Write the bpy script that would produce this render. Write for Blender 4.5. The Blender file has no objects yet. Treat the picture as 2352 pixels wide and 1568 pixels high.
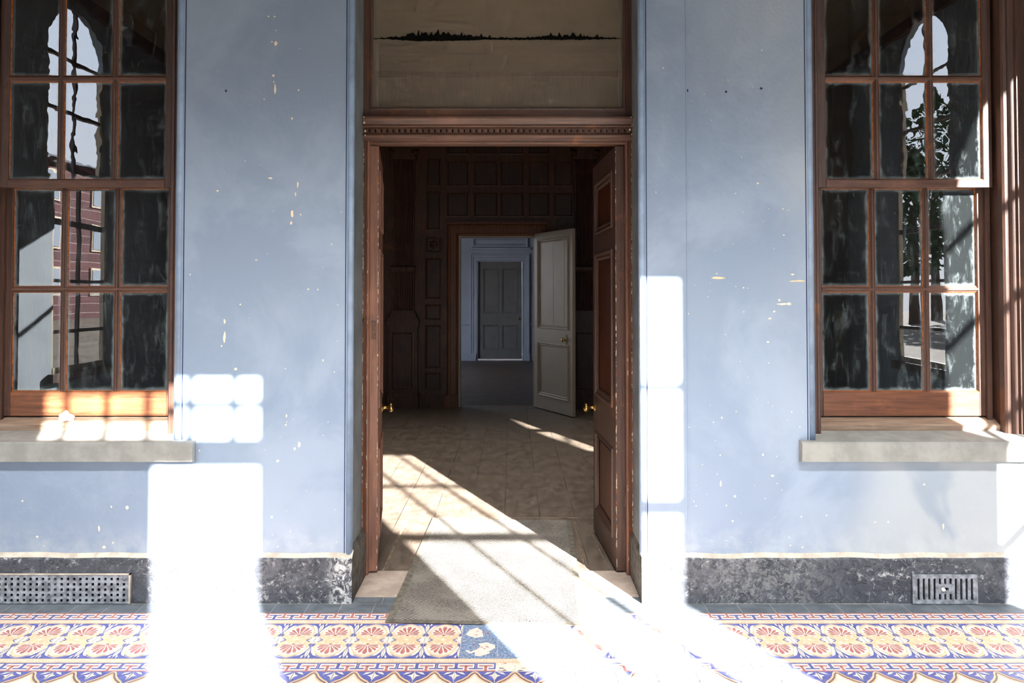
import bpy, bmesh, math, random
from mathutils import Vector, Matrix, noise
random.seed(7)
PI = math.pi
col = bpy.context.scene.collection
sc = bpy.context.scene

# ------------------------------------------------------------------ camera maths
FPX = 1700.0; TH = math.radians(1.3); HC = 1.467
CY = 676 - FPX * math.tan(TH)
def wp(px, py, Y):
    u = (px - 1176) / FPX; v = (CY - py) / FPX
    b = math.cos(TH) - v * math.sin(TH); c = math.sin(TH) + v * math.cos(TH)
    t = Y / b
    return u * t, HC + c * t
def wx(px, py, Y): return wp(px, py, Y)[0]
def wz(px, py, Y): return wp(px, py, Y)[1]
def fl(px, py):
    u = (px - 1176) / FPX; v = (CY - py) / FPX
    b = math.cos(TH) - v * math.sin(TH); c = math.sin(TH) + v * math.cos(TH)
    t = -HC / c
    return u * t, b * t

# ------------------------------------------------------------------ materials
def lin(r, g, b):
    f = lambda c: (c / 255 / 12.92) if c / 255 <= .04045 else ((c / 255 + .055) / 1.055) ** 2.4
    return (f(r), f(g), f(b), 1)
class Mt:
    def __init__(s, name):
        s.m = bpy.data.materials.new(name); s.m.use_nodes = True
        s.t = s.m.node_tree; s.n = s.t.nodes; s.l = s.t.links
        s.b = s.n['Principled BSDF']; s.out = s.n['Material Output']
        s.co = s.n.new('ShaderNodeTexCoord')
    def new(s, k, **kw):
        x = s.n.new('ShaderNode' + k)
        for a, v in kw.items(): setattr(x, a, v)
        return x
    def link(s, a, b): s.l.new(a, b)
    def put(s, sock, v):
        if hasattr(v, 'links') or isinstance(v, bpy.types.NodeSocket): s.l.new(v, sock)
        else: sock.default_value = v
    def mapping(s, scale=(1, 1, 1), rot=(0, 0, 0), loc=(0, 0, 0), src='Object'):
        m = s.new('Mapping'); m.inputs['Scale'].default_value = scale
        m.inputs['Rotation'].default_value = rot; m.inputs['Location'].default_value = loc
        s.link(s.co.outputs[src], m.inputs['Vector']); return m.outputs[0]
    def noise(s, scale, detail=4, rough=.6, dist=0, vec=None):
        x = s.new('TexNoise'); x.inputs['Scale'].default_value = scale
        x.inputs['Detail'].default_value = detail; x.inputs['Roughness'].default_value = rough
        x.inputs['Distortion'].default_value = dist
        s.link(vec or s.co.outputs['Object'], x.inputs['Vector']); return x.outputs['Fac']
    def vor(s, scale, feature='F1', vec=None, rnd=1):
        x = s.new('TexVoronoi', feature=feature); x.inputs['Scale'].default_value = scale
        x.inputs['Randomness'].default_value = rnd
        s.link(vec or s.co.outputs['Object'], x.inputs['Vector']); return x.outputs['Distance']
    def ramp(s, fac, a, b, lo=0.0, hi=1.0):
        x = s.new('MapRange'); s.put(x.inputs['Value'], fac)
        x.inputs['From Min'].default_value = a; x.inputs['From Max'].default_value = b
        x.inputs['To Min'].default_value = lo; x.inputs['To Max'].default_value = hi
        x.interpolation_type = 'SMOOTHSTEP'; return x.outputs[0]
    def mix(s, f, a, b):
        x = s.new('Mix', data_type='RGBA'); s.put(x.inputs[0], f); s.put(x.inputs[6], a); s.put(x.inputs[7], b)
        return x.outputs[2]
    def math(s, op, a, b=0.0, c=None):
        x = s.new('Math', operation=op); s.put(x.inputs[0], a); s.put(x.inputs[1], b)
        if c is not None: s.put(x.inputs[2], c)
        return x.outputs[0]
    def bump(s, h, strength=.3, dist=.01):
        x = s.new('Bump'); x.inputs['Strength'].default_value = strength; x.inputs['Distance'].default_value = dist
        s.link(h, x.inputs['Height']); s.link(x.outputs[0], s.b.inputs['Normal']); return x.outputs[0]
    def fin(s, color, rough=.6, spec=.4, metal=0):
        s.put(s.b.inputs['Base Color'], color); s.put(s.b.inputs['Roughness'], rough)
        s.b.inputs['Specular IOR Level'].default_value = spec; s.b.inputs['Metallic'].default_value = metal
        return s.m

def m_plain(name, rgb, rough=.6, spec=.4, metal=0, var=.12, scale=12, bump=.1):
    M = Mt(name); c = lin(*rgb); d = tuple(max(0, x * (1 - var * 2)) for x in c[:3]) + (1,)
    n = M.noise(scale, 5)
    M.bump(n, bump, .005)
    return M.fin(M.mix(M.ramp(n, .35, .65), d, c), rough, spec, metal)

def m_wall():
    M = Mt('blue_limewash_wall')
    a = M.noise(1.6, 5, .6, .4); b = M.noise(.9, 3, .5, .3, M.mapping((1, 1, .5), loc=(3, 1, 7)))
    c1 = M.mix(M.ramp(a, .40, .62), lin(126, 141, 162), lin(140, 154, 173))
    sx = M.new('SeparateXYZ'); M.link(M.co.outputs['Object'], sx.inputs[0])
    right = M.ramp(sx.outputs['X'], .4, 2.2, .05, .85)
    grey = M.math('MULTIPLY', M.ramp(b, .38, .60), right)
    c2 = M.mix(grey, c1, lin(168, 174, 178))
    st = M.math('MULTIPLY', M.ramp(M.noise(2.3, 3, .5, .6, M.mapping((1, 1, .7), loc=(9, 2, 4))), .60, .68), M.ramp(sx.outputs['Z'], .1, 1.4, .55, .12))
    c3 = M.mix(st, c2, lin(108, 128, 150))
    low = M.math('MULTIPLY', M.ramp(sx.outputs['Z'], .22, .42, .32, 0), M.ramp(M.noise(9, 5), .35, .75))
    c4 = M.mix(low, c3, lin(196, 200, 200))
    chips = M.math('MULTIPLY', M.ramp(M.vor(5.5), .018, .012), M.ramp(M.noise(1.2, 2, .5, 0, M.mapping(loc=(5, 5, 5))), .46, .52))
    c5 = M.mix(chips, c4, lin(225, 205, 180))
    h = M.math('ADD', M.noise(45, 4), M.math('MULTIPLY', M.noise(6, 4), 1.5))
    M.bump(h, .22, .006)
    return M.fin(c5, .62, .25)
def m_plinth():
    M = Mt('black_painted_plinth')
    n = M.noise(9, 8, .7, .5); big = M.noise(3.2, 4, .6, .3)
    v = M.vor(16, 'DISTANCE_TO_EDGE', M.mapping((.8, 1, 1.4)))
    c = M.mix(M.ramp(n, .2, .8), lin(52, 56, 64), lin(80, 84, 92))
    wear = M.math('MULTIPLY', M.ramp(M.noise(34, 7, .8, .4), .55, .63), M.ramp(big, .40, .6, .2, .9))
    sx = M.new('SeparateXYZ'); M.link(M.co.outputs['Object'], sx.inputs[0])
    near = M.math('MAXIMUM', M.ramp(M.math('ABSOLUTE', M.math('ADD', sx.outputs['X'], .80)), .10, .02), M.ramp(M.math('ABSOLUTE', M.math('SUBTRACT', sx.outputs['X'], 1.2)), .45, .1, 0, .25))
    wear = M.math('MAXIMUM', wear, M.math('MULTIPLY', near, M.ramp(M.noise(30, 7, .8, 1.0), .47, .55)))
    c = M.mix(wear, c, lin(190, 192, 192))
    cr = M.math('MULTIPLY', M.ramp(v, .03, .005), M.ramp(big, .5, .62))
    c = M.mix(M.math('MULTIPLY', cr, .22), c, lin(185, 185, 185))
    M.bump(M.math('ADD', M.math('MULTIPLY', n, 2.0), M.ramp(M.noise(22, 6, .7, .7), .5, .62)), .6, .008)
    return M.fin(c, .45, .45)
def m_wood(name, dark, light, wear=(196, 120, 62), wearamt=.5, scale=1.0, rough=.42, vertical=True, chips=.2):
    M = Mt(name)
    g = M.noise(6 * scale, 7, .65, .3, M.mapping((9, 9, .6) if vertical else (.6, 9, 9)))
    p = M.noise(2.5 * scale, 4)
    c = M.mix(M.ramp(g, .22, .8), lin(*dark), lin(*light))
    c = M.mix(M.ramp(p, .55, .75, 0, .5), c, lin(*[min(255, x * 1.25) for x in light]))
    ch = M.math('MULTIPLY', M.ramp(M.noise(70, 4, .8), .66, .72), chips)
    c = M.mix(ch, c, lin(214, 178, 140))
    if wearamt > 0:
        w = M.math('MULTIPLY', M.ramp(M.noise(5, 5, .7, 0, M.mapping(loc=(7, 7, 7))), .58, .72), wearamt * .35)
        c = M.mix(w, c, lin(*wear))
    M.bump(M.math('ADD', g, M.math('MULTIPLY', M.noise(60, 3), .5)), .25, .004)
    return M.fin(c, rough, .4)
def m_innerfloor():
    M = Mt('dusty_dark_floorboards')
    sx = M.new('SeparateXYZ'); M.link(M.co.outputs['Object'], sx.inputs[0])
    f = M.math('FRACT', M.math('DIVIDE', M.math('ADD', sx.outputs['X'], 20.0), .232))
    line = M.ramp(M.math('ABSOLUTE', M.math('SUBTRACT', f, .5)), .488, .495)
    n = M.noise(7, 8, .75, .2, M.mapping((1.6, .9, 1))); s = M.noise(38, 6, .8, 0, M.mapping((.6, 3, 1)))
    c = M.mix(M.ramp(n, .25, .75), lin(88, 77, 68), lin(124, 111, 99))
    c = M.mix(M.ramp(s, .5, .75, 0, .5), c, lin(150, 138, 124))
    c = M.mix(M.math('MULTIPLY', M.ramp(M.noise(110, 3, .8), .68, .74), .6), c, lin(190, 175, 150))
    c = M.mix(M.math('MULTIPLY', line, M.ramp(M.noise(2, 2), .38, .6)), c, lin(45, 38, 33))
    M.bump(M.math('ADD', s, M.math('MULTIPLY', line, -1.5)), .3, .004)
    return M.fin(c, M.ramp(n, .3, .7, .36, .6), .4)
def m_glass(name, wav, dust, wscale=9.0, dcol=(196, 212, 216), wd=.004):
    M = Mt(name); M.n.remove(M.b)
    uv = M.new('SeparateXYZ'); M.link(M.co.outputs['UV'], uv.inputs[0])
    ex = M.math('MINIMUM', uv.outputs['X'], M.math('SUBTRACT', 1.0, uv.outputs['X']))
    ey = M.math('MINIMUM', uv.outputs['Y'], M.math('SUBTRACT', 1.0, uv.outputs['Y']))
    e = M.math('MINIMUM', ex, M.math('MULTIPLY', ey, 1.9))
    e = M.math('ADD', e, M.math('MULTIPLY', M.math('SUBTRACT', M.noise(14, 5, .7, .5), .5), .16))
    edge = M.ramp(e, .085, -.02, 0, .26 if dust < .1 else .05)
    st = M.ramp(M.noise(9, 6, .7, .6, M.mapping((2.4, 1, .8))), .5, .78, 0, .12)
    sm = M.ramp(M.noise(60, 3, .8), .70, .76, 0, .25)
    d = M.math('ADD', M.math('ADD', edge, st), M.math('ADD', sm, dust)); d = M.math('MINIMUM', d, .9)
    bmp = M.new('Bump'); bmp.inputs['Strength'].default_value = wav; bmp.inputs['Distance'].default_value = wd
    M.link(M.noise(wscale, 1, .4, .3), bmp.inputs['Height'])
    fr = M.new('Fresnel'); fr.inputs['IOR'].default_value = 1.5; M.link(bmp.outputs[0], fr.inputs['Normal'])
    gl = M.new('BsdfGlossy'); gl.inputs['Roughness'].default_value = .0; gl.inputs['Color'].default_value = (.95, .97, 1, 1)
    M.link(bmp.outputs[0], gl.inputs['Normal'])
    tr = M.new('BsdfTransparent'); tr.inputs['Color'].default_value = (.9, .92, .92, 1)
    df = M.new('BsdfDiffuse'); df.inputs['Color'].default_value = lin(*dcol)
    a = M.new('MixShader'); M.link(M.math('MINIMUM', M.math('MULTIPLY', fr.outputs[0], 2.7), 1.0), a.inputs[0])
    M.link(tr.outputs[0], a.inputs[1]); M.link(gl.outputs[0], a.inputs[2])
    b = M.new('MixShader'); M.link(d, b.inputs[0]); M.link(a.outputs[0], b.inputs[1]); M.link(df.outputs[0], b.inputs[2])
    M.link(b.outputs[0], M.out.inputs['Surface'])
    return M.m
def m_mat():
    M = Mt('ribbed_grey_mat')
    w = M.new('TexWave', wave_type='BANDS', bands_direction='DIAGONAL'); w.inputs['Scale'].default_value = 26
    w.inputs['Distortion'].default_value = 1.2; w.inputs['Detail'].default_value = 1
    M.link(M.mapping((1, 1.6, 1)), w.inputs['Vector'])
    w2 = M.noise(90, 3)
    f = M.math('MULTIPLY', w.outputs['Fac'], M.ramp(w2, .3, .6, .4, 1))
    c = M.mix(f, lin(70, 67, 65), lin(166, 160, 152))
    c = M.mix(M.ramp(M.noise(4, 5), .4, .7, 0, .4), c, lin(176, 168, 158))
    M.bump(f, .7, .006)
    return M.fin(c, .9, .1)
def m_brick():
    M = Mt('red_brick_facade')
    br = M.new('TexBrick'); br.inputs['Scale'].default_value = .92
    br.inputs['Color1'].default_value = lin(98, 64, 64); br.inputs['Color2'].default_value = lin(84, 56, 58)
    br.inputs['Mortar'].default_value = lin(150, 130, 124)
    M.link(M.mapping((1, 1, 1), rot=(PI / 2, 0, PI / 2)), br.inputs['Vector'])
    return M.fin(br.outputs['Color'], .85, .1)
def m_ruined(name, base, spk):
    M = Mt(name)
    c = M.mix(M.ramp(M.noise(90, 5, .8), .45, .55), lin(*base), lin(*[min(255, x + 50) for x in base]))
    c = M.mix(M.ramp(M.noise(55, 4, .8, 0, M.mapping(loc=(3, 3, 3))), .60, .64), c, lin(*spk))
    M.bump(M.noise(80, 4), .4, .004)
    return M.fin(c, .7, .3)

WALL = m_wall(); PLINTH = m_plinth()
CREAM = m_plain('cream_plaster_line', (200, 190, 176), .8, .1, var=.15, scale=20, bump=.4)
PLREV = m_plain('scuffed_grey_plinth', (104, 100, 94), .7, .2, var=.25, scale=24, bump=.6)
CHIP = m_plain('chipped_plaster', (232, 214, 190), .9, .1, var=.05)
GROOVE = m_plain('deep_blue_groove', (36, 48, 84), .7, .2)
REV = m_plain('grey_reveal_paint', (118, 124, 128), .55, .3, var=.15, scale=5)
BEAD = m_plain('pale_blue_bead', (128, 148, 174), .42, .45, var=.12, scale=7, bump=.25)
BROWN = m_wood('brown_painted_joinery', (60, 43, 37), (88, 63, 53), rough=.42)
BROWNH = m_wood('brown_painted_rail', (68, 45, 36), (104, 72, 57), rough=.42, vertical=False, chips=.5, wearamt=.7)
BROWNL = m_wood('light_brown_painted_edge', (98, 66, 54), (134, 94, 76), rough=.5, chips=.4)
SASHB = m_wood('sash_bottom_rail_wood', (80, 46, 31), (128, 80, 52), rough=.4, vertical=False, chips=.35)
PANEL = m_wood('varnished_door_panel', (48, 24, 14), (84, 46, 26), rough=.34, chips=.1)
PUTTY = m_plain('orange_worn_putty', (176, 98, 46), .6, .3, var=.3, scale=40, bump=.3)
OAK = m_wood('dark_oak_panelling', (44, 24, 14), (88, 52, 30), wearamt=.3, rough=.45, chips=0)
OAKL = m_wood('warm_oak_architrave', (74, 38, 16), (122, 70, 32), wearamt=.3, rough=.42, chips=0)
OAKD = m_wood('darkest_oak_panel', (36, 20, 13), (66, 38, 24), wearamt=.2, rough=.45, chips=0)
STONE = m_plain('grey_painted_sill', (150, 150, 146), .75, .2, var=.12, scale=9, bump=.35)
SUBS = m_wood('weathered_subsill', (112, 88, 72), (160, 140, 122), vertical=False, rough=.7, chips=.4, wearamt=.3)
THRESH = m_plain('worn_stone_threshold', (186, 170, 158), .75, .2, var=.14, scale=8, bump=.25)
FLOORB = m_innerfloor()
SEAM = m_plain('pale_dusty_seam', (150, 134, 116), .85, .1, var=.3, scale=20)
GW = m_glass('wavy_old_glass', .3, .006, 15.0, wd=.0006); GF = m_glass('flat_dusty_glass', .12, .012, 3.0)
GT = m_glass('grimy_transom_glass', .03, .15, 2.0, (222, 204, 180))
BRASS = m_plain('worn_brass', (196, 160, 96), .28, .5, 1, var=.15, scale=30, bump=.03)
MATG = m_mat(); MATE = m_plain('mat_edge_tape', (120, 114, 104), .8, .15, var=.2, scale=30)
DUSTWHITE = m_plain('ivory_door_paint', (176, 164, 148), .5, .35, var=.04, scale=3, bump=.05)
LPAINT = m_plain('pale_hall_paint', (158, 164, 178), .6, .3, var=.05, scale=3)
GDOOR = m_plain('grey_far_door_paint', (112, 110, 108), .55, .3, var=.06, scale=4)
HALLF = m_plain('dark_hall_floor', (84, 70, 60), .5, .4, var=.2, scale=5)
VENTM = m_plain('painted_iron_vent', (150, 156, 164), .5, .4, var=.3, scale=30, bump=.6)
GAPSHADE = m_plain('dark_gap_shade', (16, 16, 20), .9, .05)  # near-black: painted shade inside the vent holes and between the dentils
CEILM = m_plain('beige_ceiling', (136, 122, 100), .8, .1, var=.06, scale=2)
PORCHW = m_plain('beige_porch_plaster', (130, 118, 98), .8, .1, var=.08, scale=2)
SIDEW = m_plain('grey_blue_porch_side', (140, 150, 158), .7, .2, var=.08, scale=2)
BLACK = m_plain('black_sooty_cobweb', (14, 14, 12), .95, .02)
LUMP = m_plain('white_plaster', (236, 230, 222), .9, .1, var=.05)
T_GREY = m_plain('slate_grey_tile', (104, 112, 120), .5, .4, var=.16, scale=14, bump=.15)
T_BLUE = m_plain('blue_encaustic', (104, 108, 172), .45, .4, var=.16, scale=40, bump=.05)
T_PEACH = m_plain('peach_encaustic', (236, 198, 160), .5, .4, var=.08, scale=30, bump=.05)
T_RED = m_plain('terracotta_encaustic', (190, 122, 116), .5, .4, var=.12, scale=40, bump=.05)
T_CREAM = m_plain('cream_encaustic', (222, 214, 202), .5, .4, var=.06, scale=30, bump=.05)
T_GROUT = m_plain('pale_grout', (196, 190, 178), .9, .1)
T_BROWN = m_plain('brown_encaustic', (136, 112, 108), .5, .4)
T_RUIN = m_ruined('spalled_blue_tile', (92, 110, 138), (214, 170, 128))
T_RUIN2 = m_ruined('spalled_cream_tile', (206, 192, 168), (178, 80, 66))
BRICK = m_brick()
GROUND = m_plain('pale_gravel_ground', (104, 94, 82), .9, .1, var=.2, scale=.8)
LEAF = m_plain('green_foliage', (58, 76, 44), .8, .2, var=.3, scale=3)
BARK = m_plain('brown_bark', (80, 64, 52), .9, .1)
CREAMW = m_plain('cream_window_paint', (206, 186, 156), .5, .3)
SLATE = m_plain('grey_slate_roof', (86, 88, 94), .7, .2)
WPANE = m_plain('reflective_far_pane', (150, 160, 172), .15, .6)

# ------------------------------------------------------------------ mesh helpers
class MB:
    def __init__(s): s.v = []; s.f = []; s.mi = []; s.uv = {}; s.mats = []; s.sm = set()
    def mat(s, m):
        if m not in s.mats: s.mats.append(m)
        return s.mats.index(m)
    def face(s, pts, m, uv=None, smooth=False):
        b = len(s.v); s.v += [tuple(p) for p in pts]; s.f.append(list(range(b, b + len(pts)))); s.mi.append(s.mat(m))
        if uv: s.uv[len(s.f) - 1] = uv
        if smooth: s.sm.add(len(s.f) - 1)
    def box(s, x0, x1, y0, y1, z0, z1, m, bev=0):
        if x0 > x1: x0, x1 = x1, x0
        if y0 > y1: y0, y1 = y1, y0
        if z0 > z1: z0, z1 = z1, z0
        if bev > 0:
            s.prof([(x0 + bev, y0), (x1 - bev, y0), (x1, y0 + bev), (x1, y1), (x0, y1), (x0, y0 + bev)], z0, z1, m); return
        p = [(x0, y0, z0), (x1, y0, z0), (x1, y1, z0), (x0, y1, z0), (x0, y0, z1), (x1, y0, z1), (x1, y1, z1), (x0, y1, z1)]
        b = len(s.v); s.v += p; k = s.mat(m)
        for q in ((0, 3, 2, 1), (4, 5, 6, 7), (0, 1, 5, 4), (1, 2, 6, 5), (2, 3, 7, 6), (3, 0, 4, 7)):
            s.f.append([b + i for i in q]); s.mi.append(k)
    def sweep(s, rings, m, cap=True, closed=True, smooth=False):
        b = len(s.v); n = len(rings[0]); k = s.mat(m)
        for r in rings: s.v += [tuple(p) for p in r]
        for i in range(len(rings) - 1):
            for j in range(n if closed else n - 1):
                j2 = (j + 1) % n
                s.f.append([b + i * n + j, b + i * n + j2, b + (i + 1) * n + j2, b + (i + 1) * n + j]); s.mi.append(k)
                if smooth: s.sm.add(len(s.f) - 1)
        if cap:
            s.f.append([b + j for j in range(n)][::-1]); s.mi.append(k)
            s.f.append([b + (len(rings) - 1) * n + j for j in range(n)]); s.mi.append(k)
    def prof(s, pts, z0, z1, m, smooth=False):          # xy profile swept along z
        s.sweep([[(x, y, z0) for x, y in pts], [(x, y, z1) for x, y in pts]], m, smooth=smooth)
    def profx(s, pts, x0, x1, m, smooth=False):         # yz profile swept along x
        s.sweep([[(x0, y, z) for y, z in pts], [(x1, y, z) for y, z in pts]], m, smooth=smooth)
    def cyl(s, x, y, r, z0, z1, m, n=16, sx=1):
        s.prof([(x + r * sx * math.cos(2 * PI * i / n), y + r * math.sin(2 * PI * i / n)) for i in range(n)], z0, z1, m, smooth=True)
    def cylx(s, y, z, r, x0, x1, m, n=14):
        s.profx([(y + r * math.cos(2 * PI * i / n), z + r * math.sin(2 * PI * i / n)) for i in range(n)], x0, x1, m, smooth=True)
    def lathe(s, prof, m, origin, axis, n=24):          # prof [(t along axis, radius)]
        ax = Vector(axis).normalized(); t = Vector((0, 0, 1)) if abs(ax.z) < .9 else Vector((1, 0, 0))
        e1 = ax.cross(t).normalized(); e2 = ax.cross(e1); o = Vector(origin)
        s.sweep([[o + ax * a + (e1 * math.cos(2 * PI * i / n) + e2 * math.sin(2 * PI * i / n)) * max(r, 1e-4) for i in range(n)] for a, r in prof], m, smooth=True)
    def rframe(s, x0, x1, z0, z1, y, prof, m):          # mitred moulding round a rectangle; prof [(inset, dy)]
        rings = []
        for ins, dy in prof:
            rings.append([(x0 + ins, y + dy, z0 + ins), (x1 - ins, y + dy, z0 + ins), (x1 - ins, y + dy, z1 - ins), (x0 + ins, y + dy, z1 - ins)])
        s.sweep(rings, m, cap=False)
    def xf(s, M, i0=0):
        for i in range(i0, len(s.v)): s.v[i] = tuple(M @ Vector(s.v[i]))
    def build(s, name, parent=None, loc=None):
        me = bpy.data.meshes.new(name); me.from_pydata(s.v, [], s.f)
        for m in s.mats: me.materials.append(m)
        for p in me.polygons:
            p.material_index = s.mi[p.index]
            if p.index in s.sm: p.use_smooth = True
        if s.uv:
            u = me.uv_layers.new(name='UVMap')
            for fi, uvs in s.uv.items():
                for li, q in zip(me.polygons[fi].loop_indices, uvs): u.data[li].uv = q
        me.validate(); me.update()
        o = bpy.data.objects.new(name, me); col.objects.link(o)
        if parent is not None:
            o.parent = parent; o.matrix_parent_inverse = parent_inv(parent)
        return o
def parent_inv(p):
    m = Matrix.LocRotScale(p.location, p.rotation_euler, p.scale)
    q = p.parent
    while q is not None:
        m = Matrix.LocRotScale(q.location, q.rotation_euler, q.scale) @ q.matrix_parent_inverse @ m if False else m
        q = None
    return m.inverted()
def tag(o, label=None, cat=None, group=None, kind=None):
    if label: o['label'] = label
    if cat: o['category'] = cat
    if group: o['group'] = group
    if kind: o['kind'] = kind
    return o
def empty(name, loc, label=None, cat=None, kind=None, group=None):
    o = bpy.data.objects.new(name, None); col.objects.link(o); o.location = loc; o.empty_display_size = .1
    return tag(o, label, cat, group, kind)
def wallgrid(mb, a0, a1, z0, z1, d0, d1, holes, m, mrev=None, axis='x', extra_a=(), extra_z=()):
    """slab spanning a0..a1 (x or y), z0..z1, thickness d0..d1, with rectangular holes (a0,a1,z0,z1)"""
    A = sorted({a0, a1, *extra_a, *[h[0] for h in holes], *[h[1] for h in holes]})
    Z = sorted({z0, z1, *extra_z, *[h[2] for h in holes], *[h[3] for h in holes]})
    def solid(i, j):
        if i < 0 or j < 0 or i >= len(A) - 1 or j >= len(Z) - 1: return False
        ca = (A[i] + A[i + 1]) / 2; cz = (Z[j] + Z[j + 1]) / 2
        return not any(h[0] < ca < h[1] and h[2] < cz < h[3] for h in holes)
    P = (lambda a, d, z: (a, d, z)) if axis == 'x' else (lambda a, d, z: (d, a, z))
    r = mrev or m
    for i in range(len(A) - 1):
        for j in range(len(Z) - 1):
            if not solid(i, j): continue
            x0, x1, y0, y1 = A[i], A[i + 1], Z[j], Z[j + 1]
            mb.face([P(x0, d0, y0), P(x1, d0, y0), P(x1, d0, y1), P(x0, d0, y1)], m)
            mb.face([P(x1, d1, y0), P(x0, d1, y0), P(x0, d1, y1), P(x1, d1, y1)], m)
            if not solid(i - 1, j): mb.face([P(x0, d1, y0), P(x0, d0, y0), P(x0, d0, y1), P(x0, d1, y1)], r)
            if not solid(i + 1, j): mb.face([P(x1, d0, y0), P(x1, d1, y0), P(x1, d1, y1), P(x1, d0, y1)], r)
            if not solid(i, j - 1): mb.face([P(x0, d1, y0), P(x1, d1, y0), P(x1, d0, y0), P(x0, d0, y0)], r)
            if not solid(i, j + 1): mb.face([P(x0, d0, y1), P(x1, d0, y1), P(x1, d1, y1), P(x0, d1, y1)], r)

# ------------------------------------------------------------------ key dimensions
YW = 3.573          # blue facade
YP = 3.548          # plinth front
YI = 3.99           # facade inner face
YFR = 3.89          # door frame front
DX0, DX1 = -.785, .632      # doorway reveal
W_SIDE = 4.2; YFW = -1.6; ZC = 5.1
YB = 9.667          # panelled wall of inner room
YH = 16.45          # far hall wall
WINL = (-2.698, -1.626); WINR = (1.458, 2.55)
SILLZ = .765
ZWT = wz(1950, -95, 3.79)

# ================================================================== SETTING
# --- blue facade
mb = MB()
holes = [(DX0, DX1, -.05, 3.6), (WINL[0], WINL[1], SILLZ - .04, ZWT + .05), (WINR[0], WINR[1], SILLZ - .04, ZWT + .05)]
wallgrid(mb, -W_SIDE, W_SIDE, -.05, ZC, YW, YI, holes, WALL, REV)
# chipped flakes of plaster painted into the wall surface
def blob(mb, x, z, w, h, m, y, n=11, seed=0):
    rr = random.Random(seed)
    mb.face([(x + w / 2 * math.cos(2 * PI * i / n) * rr.uniform(.6, 1.15), y, z + h / 2 * math.sin(2 * PI * i / n) * rr.uniform(.6, 1.15)) for i in range(n)], m)
chips = [(631, 38, 4, 4), (617, 38, 4, 4), (634, 100, 9, 12), (625, 96, 4, 4), (634, 70, 3, 3), (628, 174, 6, 6), (632, 205, 5, 26), (629, 188, 3, 6),
         (671, 272, 6, 7), (621, 409, 12, 5), (500, 438, 6, 5), (684, 424, 5, 14), (679, 446, 4, 10), (671, 490, 7, 20), (669, 512, 7, 8),
         (516, 738, 5, 12), (516, 773, 7, 26), (509, 794, 4, 4), (542, 847, 8, 7), (708, 664, 5, 4), (730, 665, 3, 4), (552, 699, 4, 4), (589, 597, 6, 3),
         (687, 1020, 7, 16), (677, 1030, 6, 7), (658, 955, 4, 8), (657, 975, 4, 5), (292, 1165, 8, 9), (256, 1163, 5, 5), (52, 1150, 5, 5),
         (228, 1213, 5, 14), (240, 1256, 10, 8), (86, 1232, 6, 5), (260, 1246, 4, 5), (624, 1187, 6, 7), (638, 1255, 4, 4), (638, 1058, 8, 6), (742, 827, 4, 5),
         (518, 209, 5, 5), (686, 207, 5, 5), (607, 228, 4, 4), (691, 493, 5, 4),
         (1740, 421, 6, 5), (1798, 698, 34, 5), (1790, 689, 6, 7), (1812, 697, 12, 8), (1778, 715, 6, 4), (1768, 731, 8, 5), (1708, 716, 3, 3), (1764, 785, 7, 5),
         (1655, 1110, 4, 14), (1688, 1139, 6, 6), (1646, 628, 4, 3), (1752, 1044, 5, 6), (1774, 1092, 8, 5), (1683, 1196, 6, 5), (1898, 1183, 4, 4),
         (2010, 1198, 5, 4), (2040, 1198, 5, 5), (2166, 1208, 5, 16), (2122, 1112, 6, 5), (1654, 1045, 3, 4), (1840, 1186, 4, 4), (1843, 1256, 5, 4), (1815, 1252, 4, 4),
         (1820, 630, 10, 4), (1658, 959, 4, 5), (1818, 945, 4, 4), (1800, 540, 4, 3), (1798, 480, 3, 3)]
for k, (a, b, w, h) in enumerate(chips):
    x, z = wp(a, b, YW); blob(mb, x, z, w / 474, h / 474, CHIP, YW - .0012 - .00001 * k, seed=k)
rc = random.Random(21)
for k in range(130):
    a, b = rc.choice(((430, 790), (1495, 1845), (1495, 1845))), 0
    a = rc.uniform(*a); b = 1250 - 1150 * rc.random() ** 1.4; w = rc.choice((1.5, 2, 2.5, 3.2))
    x, z = wp(a, b, YW); blob(mb, x, z, w / 474, w * rc.uniform(.6, 1.5) / 474, CHIP, YW - .002 - .00001 * k, n=7, seed=k)
x, z = wp(1650, 638, YW); blob(mb, x, z, .075, .012, T_PEACH, YW - .001, seed=99)
x, z = wp(1832, 645, YW); blob(mb, x, z, .09, .01, T_PEACH, YW - .001, seed=98)
for a, b in ((1578, 208), (1667, 211), (1748, 203), (519, 209)):
    x, z = wp(a, b, YW); blob(mb, x, z, .014, .014, GROOVE, YW - .0016, seed=a)
wall = mb.build('wall_back')
tag(wall, 'faded powder-blue plastered wall around the doorway, chipped and stained', 'wall', kind='structure')
# raised vertical seam right of the doorway and crack
sx_ = wx(1578, 600, YW)
mb = MB(); mb.prof([(sx_ - .004, YW + .002), (sx_ - .002, YW - .003), (sx_ + .003, YW - .004), (sx_ + .005, YW + .002)], .23, ZC, WALL)
tag(mb.build('trim_1'), 'thin raised vertical seam in the blue plaster right of the doorway', 'seam', kind='structure')

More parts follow.
